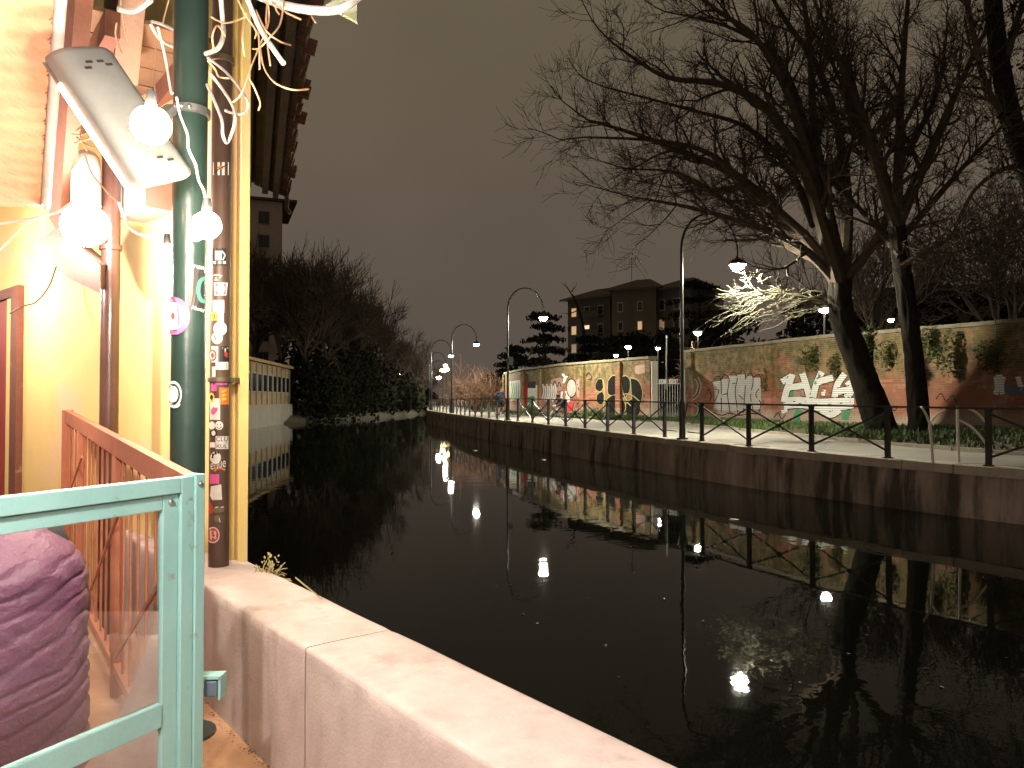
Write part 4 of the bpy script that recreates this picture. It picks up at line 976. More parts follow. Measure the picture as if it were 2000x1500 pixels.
# seated person on a red folding chair
def sitter(g0, face):
    f = Vector(face).normalized(); s_ = Vector((f.y,-f.x,0)); Z = Vector((0,0,1)); g0 = Vector(g0); q = lambda a_, b_, z: g0+f*a_+s_*b_+Z*z
    root = thing('person', 'person in dark jacket and grey trousers sitting bent forward by the wall', 'person', g0)
    J = {'pelvis':(q(0,0,.52),(.17,.15)),'waist':(q(.06,0,.68),(.17,.15)),'chest':(q(.2,0,.9),(.2,.16)),'neck':(q(.33,0,1.04),.065),'head0':(q(.4,0,1.1),(.09,.095)),'head1':(q(.47,0,1.18),(.085,.09)),
         'sL':(q(.22,-.22,.98),.085),'eL':(q(.4,-.27,.76),.06),'wL':(q(.6,-.14,.68),.04),'sR':(q(.22,.22,.98),.085),'eR':(q(.42,.27,.76),.06),'wR':(q(.62,.14,.68),.04),
         'hL':(q(.05,-.12,.5),.11),'kL':(q(.5,-.17,.5),.07),'aL':(q(.8,-.17,.12),.045),'tL':(q(.95,-.18,.045),.04),'hR':(q(.05,.12,.5),.11),'kR':(q(.5,.17,.48),.07),'aR':(q(.88,.17,.1),.045),'tR':(q(1.03,.18,.06),.04)}
    B = [('pelvis','waist'),('waist','chest'),('chest','neck'),('neck','head0'),('head0','head1'),('chest','sL'),('sL','eL'),('eL','wL'),('chest','sR'),('sR','eR'),('eR','wR'),('pelvis','hL'),('hL','kL'),('kL','aL'),('aL','tL'),('pelvis','hR'),('hR','kR'),('kR','aR'),('aR','tR')]
    bm = {b2_: 1 for b2_ in B[:3]+B[5:11]}; bm.update({b2_: 2 for b2_ in B[11:]}); bm[('aL','tL')] = bm[('aR','tR')] = 3; bm[('neck','head0')] = 0
    add_hand(J, B, bm, 'l', 'wL', f+s_*.5, 0); add_hand(J, B, bm, 'r', 'wR', f-s_*.5, 0)
    figure('body', J, B, bm, [SKIN, DARKC, GREYC, PW], root); head_bits(root, q(.44,0,1.14), f+Z*-.4, HAIRD)
    ch_ = thing('folding_chair', 'bright red folding chair under the seated person', 'chair', g0)
    RED = mat('red_canvas', (.55,.02,.03), (.42,.015,.02), rough=.7, scale=20, bump=.2)
    m = MB(); m.obox(q(.02,0,.375), f*.24, s_*.25, Z*.015); m.build('seat', RED, ch_)
    m = MB(); m.obox(q(-.3,0,.66), (f*.02+Z*.01), s_*.26, (Z*.22-f*.06)); m.build('backrest', RED, ch_)
    for sd in (-1, 1):
        MB().tube([q(.26,.25*sd,0), q(-.22,.25*sd,.42), q(-.37,.25*sd,.9)], .014, 6).build('leg', GALV, ch_); MB().tube([q(-.3,.27*sd,0), q(.24,.27*sd,.38)], .014, 6).build('leg', GALV, ch_)
q = P(1104,815,37.8); sitter((q.x,q.y,zroad(q.y)+.02), (-.95,-.45,0))
# rubbish floating on the water
FLT = mat('pale_litter', (.6,.55,.45), rough=.6, bump=.1)
for k, (u, v, lb) in enumerate(((950,857,'small pale scrap of litter floating at the far left of the quay wall'), (1062,898,'white scrap of litter floating below the quay wall'), (1432,1015,'pinkish scrap floating on the dark water at the right'), (928,880,'tiny pale scrap floating in the shade of the quay'))):
    q = PZ(u, v, WZ+.01); m = MB(); m.ball(q, .07, 8, 5, (1.4,.8,.25)); m.v = [v_+Vector((rt.gauss(0,.008),rt.gauss(0,.008),0)) for v_ in m.v]; tag(m.build('litter', FLT), lb, 'litter', 'litter floating on the canal')
# ------------------------------------------------------------------ near terrace: floor, parapet
rn = random.Random(19)
DECK = mat('terracotta_floor', (.42,.24,.13), (.28,.15,.08), rough=.8, scale=3, bump=.4, bscale=30, c3=(.5,.33,.2), s3=2.5, t3=.62)
PARA = mat('parapet_concrete', (.54,.445,.41), (.41,.332,.302), rough=.85, scale=6.5, bump=.16, bscale=70, c3=(.36,.285,.25), s3=3.4, t3=.61, st3=(1,1,.22))
g = MB(); g.grid([[W(t_, n_, 0) for n_ in (-6,-4,-2,0,.6,1.0,1.3)] for t_ in (-8,-4,-2,0,2,4,6,10,16,26)])
struct(g.build('terrace_floor', DECK))
par = thing('canal_parapet', 'low concrete parapet wall along the near canal edge', 'parapet', W(3,1.45,0))
def para_rows(t0, t1):
    rows = []; k = max(2, int((t1-t0)/.05)); chips = [(rn.uniform(t0,t1), rn.uniform(.008,.026), rn.uniform(.015,.05)) for _ in range(int((t1-t0)*4))]
    for i in range(k+1):
        t_ = t0+(t1-t0)*i/k; e = .0
        if i in (0, k): e = .0035
        ch = sum(d_*math.exp(-((t_-c_)/w_)**2) for c_, d_, w_ in chips)
        j = .008*mnoise.noise(Vector((t_*2.3,1,0)))+.005*mnoise.noise(Vector((t_*13,2,0)))
        top = .615+.004*mnoise.noise(Vector((t_*1.7,7,0)))-e
        prof = [(1.25+e+.004*mnoise.noise(Vector((t_*3,0,z*4))), z) for z in (-.05,.1,.2,.3,.4,.5,.555)]
        prof += [(1.251+j*.4+ch*.3+e, top-.022-ch*.4), (1.254+j*.7+ch*.8, top-.008-ch*.5), (1.263+j+ch, top-.002-ch*.35), (1.30+ch, top-.001), (1.36, top+.003*mnoise.noise(Vector((t_*6,3,0)))), (1.43, top+.004*mnoise.noise(Vector((t_*5,4,0)))), (1.5, top+.003*mnoise.noise(Vector((t_*5,5,0)))), (1.57, top), (1.625,top-.002), (1.641,top-.008), (1.648,top-.024), (1.65,.45), (1.66,0), (1.68,-2)]
        rows.append([W(t_, n_, z) for n_, z in prof])
    return rows
jt = [-4.0, PZ(623,1257,.615).dot(DV), 7.0, 12.0, 24.0]
for t0, t1 in zip(jt, jt[1:]):
    g = MB(); g.grid(para_rows(t0+.003, t1-.003)); g.build('parapet_section', PARA, par, smooth='all')
# litter line at its foot and sprigs growing over it
LITR = mat('dry_leaf_litter', (.16,.08,.035), (.08,.04,.02), rough=.9, scale=30, bump=.2, island=.3)
m = MB()
for _ in range(420):
    t_ = rn.uniform(-1,5); q = W(t_, 1.25-abs(rn.gauss(0,.022))-.004, .006+rn.random()*.008); a = rn.uniform(0,6.28); s_ = rn.uniform(.003,.011)
    m.add([q+Vector((math.cos(a+k*2.1)*s_, math.sin(a+k*2.1)*s_, rn.uniform(0,.006))) for k in range(3)], [(0,1,2)])
stuff(tag(m.build('leaf_litter', LITR), 'brown crumbs and dry leaves along the foot of the parapet', 'litter'))
DRY = mat('dry_weed', (.42,.36,.16), (.28,.24,.1), rough=.8, scale=20, bump=0)
m = MB(); c0 = W(4.35,1.62,.6)
for _ in range(26):
    d = Vector((rn.gauss(.35,.5), rn.gauss(-.1,.4), rn.uniform(.3,1))).normalized(); pts = [c0+Vector((rn.gauss(0,.03),rn.gauss(0,.03),-.03))]
    for k in range(4): d = (d+Vector((rn.gauss(0,.35),rn.gauss(0,.35),rn.gauss(-.05,.3)))).normalized(); pts.append(pts[-1]+d*.03)
    m.tube(pts, .0035, 4)
leaves(m, c0+Vector((.03,0,.06)), 40, (.06,.06,.06), .012, rn)
tag(m.build('weed_sprig', DRY), 'dry yellow weed sprig growing out at the foot of the yellow pilaster', 'weed')
tag(MB().tube([W(3.55,1.6,.622), P(577,1128,3.75)], .004, 5).build('twig', DRY), 'thin pale twig sticking out over the canal from the parapet', 'twig')

# ------------------------------------------------------------------ yellow wall on the parapet
YEL = mat('yellow_wall_paint', (.80,.62,.25), (.74,.55,.20), rough=.75, scale=1.5, bump=.15, bscale=18, c3=(.80,.58,.36), s3=.7, t3=.58)
yw = thing('yellow_wall', 'yellow painted wall rising from the parapet with a square end pilaster', 'wall', W(8,1.55,.6))
WA = W(4.98,1.53,0); DW = Vector((-.733,.680,0)).normalized(); NW = Vector((DW.y,-DW.x,0))
def WW(t_, n_, z): return WA+DW*t_-NW*n_+Vector((0,0,z))          # n_ = metres proud of the wall
m = MB(); m.hexa([WW(t_,n_,z) for z in (0,5.6) for t_, n_ in ((0,0),(9,0),(9,-.13),(0,-.13))]); m.build('wall', YEL, yw)
m = MB(); m.hexa([W(t_,n_,z) for z in (.60,5.6) for t_, n_ in ((4.72,1.588),(4.72,1.64),(4.978,1.64),(4.978,1.588))]); m.build('pilaster', YEL, yw)
m = MB(); m.hexa([W(t_,n_,z) for z in (.60,5.6) for t_, n_ in ((4.80,1.53),(4.80,1.586),(4.978,1.586),(4.978,1.53))]); m.build('pilaster_return', YEL, yw)
# door at the left edge
FRM = mat('peeling_brown_frame', (.20,.07,.04), (.12,.045,.03), rough=.7, scale=6, bump=.4, c3=(.55,.4,.25), s3=3, t3=.66)
REDD = mat('red_door_panel', (.35,.05,.04), (.25,.04,.03), rough=.6, scale=3, bump=.2)
def on_wall0(u, v):
    r = ray(u, v); k = NW.dot(WA)/(r.x*NW.x+r.y*NW.y); return EYE+r*k
dr = thing('door', 'red door in a peeling brown frame at the left edge of the yellow wall', 'door', on_wall0(20,945))
def on_wall(u, v, proud=0.0):
    r = ray(u, v); k = (NW.dot(WA)-proud)/(r.x*NW.x+r.y*NW.y); return EYE+r*k
def tw(u): return (on_wall(u,700)-WA).dot(DW)
tA, tB, tC = tw(46), tw(33), tw(20); zt = on_wall(40,560).z
def wbox(mm, t0, t1, n0, n1, z0, z1): mm.hexa([WW(t_,n_,z) for z in (z0,z1) for t_, n_ in ((t0,n0),(t1,n0),(t1,n1),(t0,n1))]); return mm
wbox(MB(), tA, tB, .001, .06, .02, zt).build('frame', FRM, dr); wbox(MB(), tB+.002, tB+1.3, .001, .06, zt-.1, zt).build('frame', FRM, dr)
wbox(MB(), tB+.002, tC, .001, .035, .02, zt-.102).build('jamb', YEL, dr); wbox(MB(), tC+.002, tC+1.1, .001, .02, .02, zt-.102).build('panel', REDD, dr)

# ------------------------------------------------------------------ poles and the stickered downpipe
GREENP = mat('dark_green_gloss_paint', (.021,.042,.035), (.014,.029,.025), rough=.3, scale=4, bump=.1, bscale=25, coat=.3)
BROWNP = mat('brown_gloss_paint', (.10,.05,.038), (.07,.035,.026), rough=.32, scale=4, bump=.1, coat=.3)
PIPEB = mat('brown_drainpipe', (.12,.075,.055), (.085,.05,.04), rough=.45, scale=5, bump=.15)
def cyl_at(u, Y, dia): q = P(u, 700, Y); return Vector((q.x, q.y, 0)), dia/2
g1, r1 = cyl_at(368, 3.7, .158)
gp = thing('green_post', 'thick dark green steel post with stickers beside the downpipe', 'post', (g1.x,g1.y,0))
MB().tube([(g1.x,g1.y,0),(g1.x,g1.y,2.2),(g1.x,g1.y,4.2)], r1, 28).build('shaft', GREENP, gp, smooth=True)
MB().tube([(g1.x,g1.y,0),(g1.x,g1.y,.015)], r1+.06, 20).build('foot_plate', GREENP, gp)
g2, r2 = cyl_at(214, 5.3, .12)
bp_ = thing('brown_post', 'slim brown steel post rising behind the slatted railing', 'post', (g2.x,g2.y,0))
MB().tube([(g2.x,g2.y,0),(g2.x,g2.y,2.2),(g2.x,g2.y,4.6)], r2, 22).build('shaft', BROWNP, bp_, smooth=True)
MB().lathe((g2.x,g2.y,P(214,484,5.3).z), [(r2,-.02),(r2+.012,-.018),(r2+.012,.018),(r2,.02)], 22).build('clamp_ring', BROWNP, bp_, smooth=True)
g3, r3 = cyl_at(430, 4.58, .118)
dp = thing('downpipe', 'brown rain downpipe covered in stickers beside the yellow pilaster', 'downpipe', (g3.x,g3.y,.6))
MB().tube([(g3.x,g3.y,.61),(g3.x,g3.y,2.5),(g3.x,g3.y,5.0)], r3, 24).build('pipe', PIPEB, dp, smooth=True)
zc = P(430,742,4.58).z; CLMP = mat('bracket_metal', (.25,.2,.14), rough=.5, bump=.1, metal=.6)
MB().lathe((g3.x,g3.y,zc), [(r3,-.015),(r3+.012,-.012),(r3+.012,.012),(r3,.015)], 22).build('bracket', CLMP, dp, smooth=True)
MB().beam(Vector((g3.x,g3.y,zc))+NV*.06+DV*-.02, Vector((g3.x,g3.y,zc))+NV*.14+DV*.08, .03, .03).build('bracket_arm', CLMP, dp)
MB().lathe((g3.x,g3.y,P(430,118,4.58).z), [(r3,-.02),(r3+.01,-.017),(r3+.01,.017),(r3,.02)], 22).build('bracket', CLMP, dp, smooth=True)
# stickers wrap on the cylinders
def cyl_hit(u, v, c, r):
    d = ray(u, v); o = EYE-c; a = d.x*d.x+d.y*d.y; b_ = o.x*d.x+o.y*d.y; cc = o.x*o.x+o.y*o.y-r*r; D = b_*b_-a*cc
    if D < 0: k = -b_/a
    else: k = (-b_-math.sqrt(D))/a
    return EYE+d*k
SL = [0]
def sticker(root, c, r, polys, material, label=None, lift=0, parent=None, sub=2, name='sticker'):
    SL[0] += 1; off = .0010+.0012*lift+.00005*SL[0]
    bmx = bmesh.new()
    for poly in polys:
        vs = [bmx.verts.new((x, y, 0)) for x, y in poly]
        for tr in tessellate_polygon([[Vector((x,y,0)) for x, y in poly]]):
            try: bmx.faces.new([vs[i] for i in tr])
            except ValueError: pass
    if sub: bmesh.ops.subdivide_edges(bmx, edges=bmx.edges[:], cuts=sub, use_grid_fill=True)
    m = MB(); bmx.verts.index_update()
    th = math.atan2(c.x, c.y); ds = math.asin(min(.99,(r+off)/math.hypot(c.x,c.y)))*.985
    ulo, uhi = 1000+1500*math.tan(th-ds), 1000+1500*math.tan(th+ds)
    for v_ in bmx.verts: m.v.append(cyl_hit(min(uhi, max(ulo, v_.co.x)), v_.co.y, c, r+off))
    m.f = [tuple(v_.index for v_ in f.verts) for f in bmx.faces]; m.mi = [0]*len(m.f); bmx.free()
    o = m.build(name, material, parent or root)
    if label: o['label'] = label
    return o
def disc(cx, cy, rx, ry=None, n=22): return [(cx+rx*math.cos(6.2832*k/n), cy+(ry or rx)*math.sin(6.2832*k/n)) for k in range(n)]
def rect(x0, y0, x1, y1, sk=0): return [(x0,y0),(x1,y0+sk),(x1,y1+sk),(x0,y1)]
def text_polys(txt, x0, y0, x1, y1, sk=0, shear=0):
    cu = bpy.data.curves.new('t', 'FONT'); cu.body = txt; cu.resolution_u = 2; ob = bpy.data.objects.new('t', cu); C.objects.link(ob)
    dg = bpy.context.evaluated_depsgraph_get(); me = bpy.data.meshes.new_from_object(ob.evaluated_get(dg)); bpy.data.objects.remove(ob)
    xs = [v_.co.x for v_ in me.vertices]; ys = [v_.co.y for v_ in me.vertices]; a0, a1, b0, b1 = min(xs), max(xs), min(ys), max(ys); out = []
    for p_ in me.polygons:
        pp = []
        for i in p_.vertices:
            f = (me.vertices[i].co.x-a0)/(a1-a0); h = (me.vertices[i].co.y-b0)/(b1-b0)
            pp.append((x0+(x1-x0)*f+shear*h, y1+(y0-y1)*h+sk*f))
        out.append(pp)
    return out
def pm_(name, c, rough=.5): return mat(name, c, tuple(x*.85 for x in c), rough=rough, scale=30, bump=.05)
SW, SK_, SP, SO, SR_, SG_, SY_ = pm_('sticker_white',(.8,.78,.74)), pm_('sticker_black',(.025,.022,.022)), pm_('sticker_pink',(.75,.12,.35)), pm_('sticker_orange',(.8,.22,.06)), pm_('sticker_red',(.6,.06,.05)), pm_('sticker_green',(.05,.3,.16)), pm_('sticker_yellow',(.75,.55,.06))
D = lambda polys, mm, lb=None, lift=0, parent=None, sub=2, name='sticker': sticker(dp, g3, r3, polys, mm, lb, lift, parent, sub, name)
s_ = D([rect(416,317,447,342)], SW, 'white sticker with an orange blot near the pipe top'); D([disc(431,327,6,4)], SO, None, 1, s_, 1, 'print'); D(ribbon([(418,338),(428,330),(445,321)], 2), SK_, None, 2, s_, 0, 'print')
s_ = D([rect(415,485,442,519)], SK_, 'black sticker with a white beer mug drawing'); D([rect(420,490,433,508)]+ribbon([(433,490),(439,498),(435,508)], 2.4), SW, None, 1, s_, 1, 'print'); D([rect(417,510,441,515)], SW, None, 1, s_, 1, 'print')
D(ribbon([(417,538),(425,537),(434,539)], 2)+ribbon([(420,543),(431,542)], 2)+ribbon([(419,547),(426,547)],2), SW, None, 0, None, 0)
s_ = D([[(418,552),(445,552),(442,577),(419,577)]], SW, 'white square sticker with a round emblem and pink border'); D([rect(420.5,554,441,575)], SP, None, 1, s_, 1, 'print'); D([disc(431,564,8.5,9)], SW, None, 2, s_, 1, 'print')
D([rect(416,586,438,611)], SW, 'blank white square sticker'); D([rect(413,610,424,626)], SY_, 'small yellow sticker with black marks'); D(ribbon([(414,614),(420,617),(416,623)], 1.6), SK_, None, 2, None, 0)
D([rect(425,611,437,632)], SW); D([disc(430,642,13.5,14)], SW, 'plain white round sticker'); D([disc(424,660,11,12)], SW); D(ribbon([(419,655),(421,664)], 2), SK_, None, 2, None, 0)
s_ = D([rect(413,676,426,708)], SW, 'white sticker with brown rings cut by the pipe edge'); D([disc(415,694,8,11)], SR_, None, 1, s_, 1, 'print'); D([disc(415,694,5.5,8)], SW, None, 2, s_, 1, 'print'); D([disc(415,694,3,5)], SR_, None, 3, s_, 1, 'print')
s_ = D([rect(430,676,447,707)], SK_, 'black sticker with a white letter T and red figure'); D(text_polys('T',434,679,446,690), SW, None, 1, s_, 0, 'print'); D([[(440,686),(446,690),(444,700),(438,694)]], SR_, None, 2, s_, 1, 'print')
s_ = D([rect(421,707,446,722)], SW, 'white sticker with lines of small print'); D([rect(424,710+4*k,444,711.4+4*k) for k in range(3)], SK_, None, 1, s_, 0, 'print'); D([rect(414,716,421,736)], SW)
D([rect(412,745,444,752)], pm_('sticker_magenta',(.55,.12,.4)), 'magenta sticker just under the bracket'); D([rect(412,752,423,764)], SP); s_ = D([rect(428,757,447,790)], SO, 'orange sticker with yellow stripes'); D([[(434,762+8*k),(443,760+8*k),(442,765+8*k),(433,767+8*k)] for k in range(3)], SY_, None, 1, s_, 1, 'print')
s_ = D([disc(413,776,6,9)], SY_); D([disc(413,776,3,5)], SK_, None, 1, s_, 1, 'print')
s_ = D([rect(410,778,430,820)], SW, 'white sticker with a pink heart shape'); D([[(412,800),(417,795),(422,797),(426,795),(424,803),(416,811),(412,808)]], SP, None, 1, s_, 1, 'print')
D([disc(414,831,6,8)], SW); s_ = D([disc(428,831,8,8.5)], SW, 'round white sticker with a smiling face'); D([disc(425,829,1,1.4,8), disc(431,829,1,1.4,8)]+ribbon([(423,833),(428,837),(433,833)], 1.3), SK_, None, 1, s_, 0, 'print')
s_ = D([disc(417,846,7,8)], SK_); D([disc(417,846,4,5)], SW, None, 1, s_, 1, 'print')
s_ = D([rect(421,852,446,877)], SW, 'white sticker reading CLU over KUL'); D(text_polys('CLU',422,853,445,862), SK_, None, 1, s_, 0, 'print'); D(text_polys('KUL',423,868,444,875), SK_, None, 1, s_, 0, 'print'); D([rect(423,864.5,444,865.5)], SK_, None, 1, s_, 0, 'print'); D([rect(410,864,420,874)], SW)
s_ = D([disc(421,894,10.5,12)], SW, 'round white sticker with black blots'); D([disc(416,888,2.6,3,10), disc(421,885,2.6,3,10), disc(426,884,2,2.6,10), disc(415,893,2,2.6,10)], SK_, None, 1, s_, 1, 'print')
D(text_polys('enue',411,905,441,918,-6), SW, 'torn white script lettering', 0, None, 0); D(ribbon([(418,920),(428,914),(440,918)], 4), SO, None, 0, None, 0)
D([rect(410,926,428,945)], SP, 'pink square sticker low on the pipe'); D([[(412,950),(432,946),(434,976),(415,977),(410,968)]], SW, 'torn white sticker low on the pipe'); D([[(409,980),(415,987),(416,1000),(409,1006)]], SR_)
s_ = D([disc(425,996,9,7), disc(424,1013,6,7), disc(434,995,4,6)], pm_('sticker_sepia',(.2,.15,.09))); D(ribbon([(420,992),(426,990)],2)+ribbon([(431,991),(437,990)],2)+ribbon([(428,1012),(430,1020)],1.5), SW, None, 1, s_, 0, 'print')
s_ = D([disc(416,1045,13,16)], SW, 'round red and white sticker with block letters at the pipe foot'); D([disc(416,1045,11,13.5)], SR_, None, 1, s_, 1, 'print'); D(text_polys('CB',409,1037,423,1044)+text_polys('96',409,1046,423,1053), SW, None, 2, s_, 0, 'print')
G = lambda polys, mm, lb=None, lift=0, parent=None, sub=2, name='sticker': sticker(gp, g1, r1, polys, mm, lb, lift, parent, sub, name)
s_ = G([disc(338,617,33,37,30)], SP, 'big round pink and white sticker wrapping the green post'); G([disc(338,617,24,27,30)], SW, None, 1, s_, 1, 'print'); G([disc(338,617,4,7)], SR_, None, 2, s_, 1, 'print'); G(text_polys('CITTA',340,640,358,648,-4), SK_, None, 2, s_, 0, 'print') if False else None
s_ = G([[(369,514),(398,521),(398,612),(384,604),(366,598)]], SK_, 'black sticker with a green wreath and white script'); G(text_polys('Brun',370,512,398,521,6), SW, None, 1, s_, 0, 'print'); G(text_polys('Alway',374,596,400,606,6), SW, None, 1, s_, 0, 'print')
G([q_ for q_ in ribbon([(400,543),(392,548),(388,560),(388,575),(393,586),(400,590)], 7)], SG_, None, 1, s_, 0, 'print')
s_ = G([disc(338,770,17,26,26)], SW, 'round white crest sticker on the left edge of the green post'); G([disc(338,770,14,21,26)], GREENP, None, 1, s_, 1, 'print'); G([disc(338,770,10,16,26)], SW, None, 2, s_, 1, 'print'); G(ribbon([(338,795),(347,793),(350,788)], 5), SW, None, 0, s_, 0, 'print')

# ------------------------------------------------------------------ turquoise gate panel at the terrace corner
TEAL = mat('turquoise_paint', (.32,.58,.54), (.26,.50,.465), rough=.42, scale=5, bump=.12, bscale=40, c3=(.20,.17,.12), s3=11, t3=.695)
CC = P(385, 930, 2.8); CC = Vector((CC.x, CC.y, 0)); PD = Vector((-.433,-.901,0)).normalized(); PN = Vector((PD.y, -PD.x, 0)); PN = PN if PN.dot(-CC) > 0 else -PN
gate = thing('terrace_gate', 'turquoise painted metal gate panel with clear panes in the foreground', 'gate', (CC.x,CC.y,0))
def gp_(s, n_, z): return CC+PD*s+PN*n_+Vector((0,0,z))
def gbox(s0, s1, n0, n1, z0, z1, nm, mm=TEAL, parent=None):
    m = MB(); m.hexa([gp_(s_, n_, z) for z in (z0,z1) for s_, n_ in ((s0,n0),(s1,n0),(s1,n1),(s0,n1))]); o = m.build(nm, mm, parent or gate)
    bv = o.modifiers.new('b', 'BEVEL'); bv.width = .003; bv.segments = 2; return o
ZT = 1.325; EW = 1.9
gbox(-.012, .030, -.03, .028, .0, ZT+.006, 'corner_post')
gbox(.032, .085, -.025, .02, .02, ZT, 'outer_stile'); gbox(.087, EW, -.025, .02, ZT-.055, ZT, 'outer_top_rail')
gbox(.087, .150, -.022, .006, .03, ZT-.057, 'inner_stile'); gbox(.152, EW, -.022, .006, ZT-.108, ZT-.058, 'inner_top_rail')
gbox(.152, EW, -.022, .012, .475, .555, 'middle_rail'); gbox(.087, EW, -.025, .02, .02, .12, 'bottom_rail')
PANE = thin_glass('clear_acrylic')
for z0, z1 in ((.557, ZT-.110), (.122, .473)):
    m = MB(); m.add([gp_(.153,-.004,z0), gp_(EW,-.004,z0), gp_(EW,-.004,z1), gp_(.153,-.004,z1)], [(0,1,2,3)]); m.build('pane', PANE, gate)
STEEL = mat('galvanised_steel', (.55,.56,.55), (.42,.43,.43), rough=.3, scale=20, bump=.05, metal=.9)
for s_, z in ((.118, ZT-.085), (.01, ZT-.03)):
    m = MB(); m.lathe(gp_(s_,.006 if s_ > .05 else .028,z), [(.011,0),(.011,.004),(.007,.008),(0,.009)], 12, PN); m.build('bolt', STEEL, gate, smooth=True)
lt_ = thing('latch_keeper', 'small square metal latch block between the gate and the parapet', 'latch', gp_(-.06,.0,.5))
lz = P(415,1340,2.86).z; lc = P(412,1340,2.86)
m = MB(); m.obox(lc+Vector((0,0,.04)), (.045,0,0), (0,.03,0), (0,0,.005)); m.obox(lc+Vector((.042,0,.0)), (.004,0,0), (0,.03,0), (0,0,.04)); m.build('bracket', TEAL, lt_)
m = MB(); m.obox(lc+Vector((.008,-.005,-.003)), (.026,0,0), (0,.02,0), (0,0,.03)); o = m.build('bolt_block', mat('blue_grey_steel',(.16,.23,.3),rough=.4,metal=.4,bump=.1), lt_); bv = o.modifiers.new('b','BEVEL'); bv.width = .008; bv.segments = 3
m = MB(); m.tube([lc+Vector((-.1,0,.0)), lc+Vector((-.03,0,0))], .012, 10); m.build('pin', STEEL, lt_, smooth=True)

# ------------------------------------------------------------------ red-brown slatted railing running back
RAILM = mat('red_brown_rail_paint', (.50,.19,.11), (.38,.135,.08), rough=.45, scale=6, bump=.2)
FE = P(132, 812, 6.4); FS = gp_(.0,-.035,0)
rail = thing('terrace_railing', 'red-brown slatted railing receding from the turquoise gate to the left', 'railing', (FS.x,FS.y,0))
A = Vector((FS.x,FS.y,ZT+.0)); B_ = Vector((FE.x,FE.y,1.51)); Ld = (B_-A); hd = Vector((Ld.x,Ld.y,0)).normalized(); RN = Vector((hd.y,-hd.x,0)); RN = RN if RN.dot(-A) > 0 else -RN
for f0, f1 in ((0,.38),(.382,.64),(.642,1)):
    MB().beam(A+Ld*f0-Vector((0,0,.05)), A+Ld*f1-Vector((0,0,.05)), .045, .1).build('top_rail', RAILM, rail)
MB().beam(A+Ld*0+Vector((0,0,-1.2)), B_+Vector((0,0,-1.3)), .04, .05).build('bottom_rail', RAILM, rail)
nb = 21
for k in range(1, nb):
    q = A+Ld*(k/nb); zb = .12
    if k % 8 == 0: MB().box((q.x-.022,q.y-.022,0),(q.x+.022,q.y+.022,q.z-.1)).build('post', RAILM, rail)
    else: MB().tube([(q.x,q.y,zb),(q.x,q.y,q.z-.1)], .0075, 8).build('bar', RAILM, rail, smooth=True)
MB().box((B_.x-.03,B_.y-.03,0),(B_.x+.03,B_.y+.03,B_.z)).build('post', RAILM, rail)
MB().beam(A+Ld*.02+Vector((0,0,-.32))+RN*.03, A+Ld*.35+Vector((0,0,-1.15))+RN*.03, .012, .02).build('diagonal_brace', RAILM, rail)
MB().beam(A+Ld*.3+Vector((0,0,-.3))+RN*.03, A+Ld*.62+Vector((0,0,-1.15))+RN*.03, .012, .02).build('diagonal_brace', RAILM, rail)
MB().beam(A+Ld*.7+Vector((0,0,-.25))+RN*.03, A+Ld*1.0+Vector((0,0,-.85))+RN*.03, .012, .02).build('diagonal_brace', RAILM, rail)

# ------------------------------------------------------------------ seated person in a quilted jacket
PUR = mat('purple_quilted_nylon', (.19,.08,.145), (.125,.05,.10), rough=.38, scale=5, bump=.5, bscale=40)
HAIRD2 = mat('auburn_hair', (.12,.035,.02), (.06,.02,.012), rough=.45, scale=60, bump=.5, stretch=(1,1,.15))
g0 = P(10, 1300, 3.0); g0 = Vector((g0.x-.08, g0.y+.05, 0))
sp_ = thing('person', 'person in a purple quilted jacket seated behind the gate panes', 'person', g0)
f = Vector((-.5,.86,0)).normalized(); s2 = Vector((f.y,-f.x,0)); Z = Vector((0,0,1)); q = lambda a_, b_, z: g0+f*a_+s2*b_+Z*z
J = {'pelvis':(q(0,0,.5),(.18,.15)),'waist':(q(.0,0,.68),(.16,.13)),'chest':(q(.02,0,.95),(.18,.14)),'neck':(q(.03,-.08,1.11),.06),'head0':(q(.03,-.13,1.18),(.085,.095)),'head1':(q(.03,-.15,1.28),(.085,.095)),
     'sL':(q(.02,-.2,1.04),.07),'eL':(q(.12,-.28,.78),.05),'wL':(q(.36,-.2,.76),.034),'sR':(q(.02,.2,1.04),.07),'eR':(q(.1,.27,.78),.05),'wR':(q(.34,.2,.76),.034),
     'hL':(q(.05,-.1,.47),.1),'kL':(q(.48,-.12,.48),.07),'aL':(q(.5,-.12,.09),.045),'tL':(q(.64,-.12,.04),.04),'hR':(q(.05,.1,.47),.1),'kR':(q(.48,.12,.48),.07),'aR':(q(.5,.12,.09),.045),'tR':(q(.64,.12,.04),.04)}
B = [('pelvis','waist'),('waist','chest'),('chest','neck'),('neck','head0'),('head0','head1'),('chest','sL'),('sL','eL'),('eL','wL'),('chest','sR'),('sR','eR'),('eR','wR'),('pelvis','hL'),('hL','kL'),('kL','aL'),('aL','tL'),('pelvis','hR'),('hR','kR'),('kR','aR'),('aR','tR')]
bm = {b2_: 1 for b2_ in B[:3]+B[5:11]}; bm.update({b2_: 1 for b2_ in B[11:]})
add_hand(J, B, bm, 'l', 'wL', f, 0); add_hand(J, B, bm, 'r', 'wR', f, 0)
figure('body', J, B, bm, [SKIN, DARKC], sp_); head_bits(sp_, q(.04,-.14,1.24), f, HAIRD2, 1.04, .06)
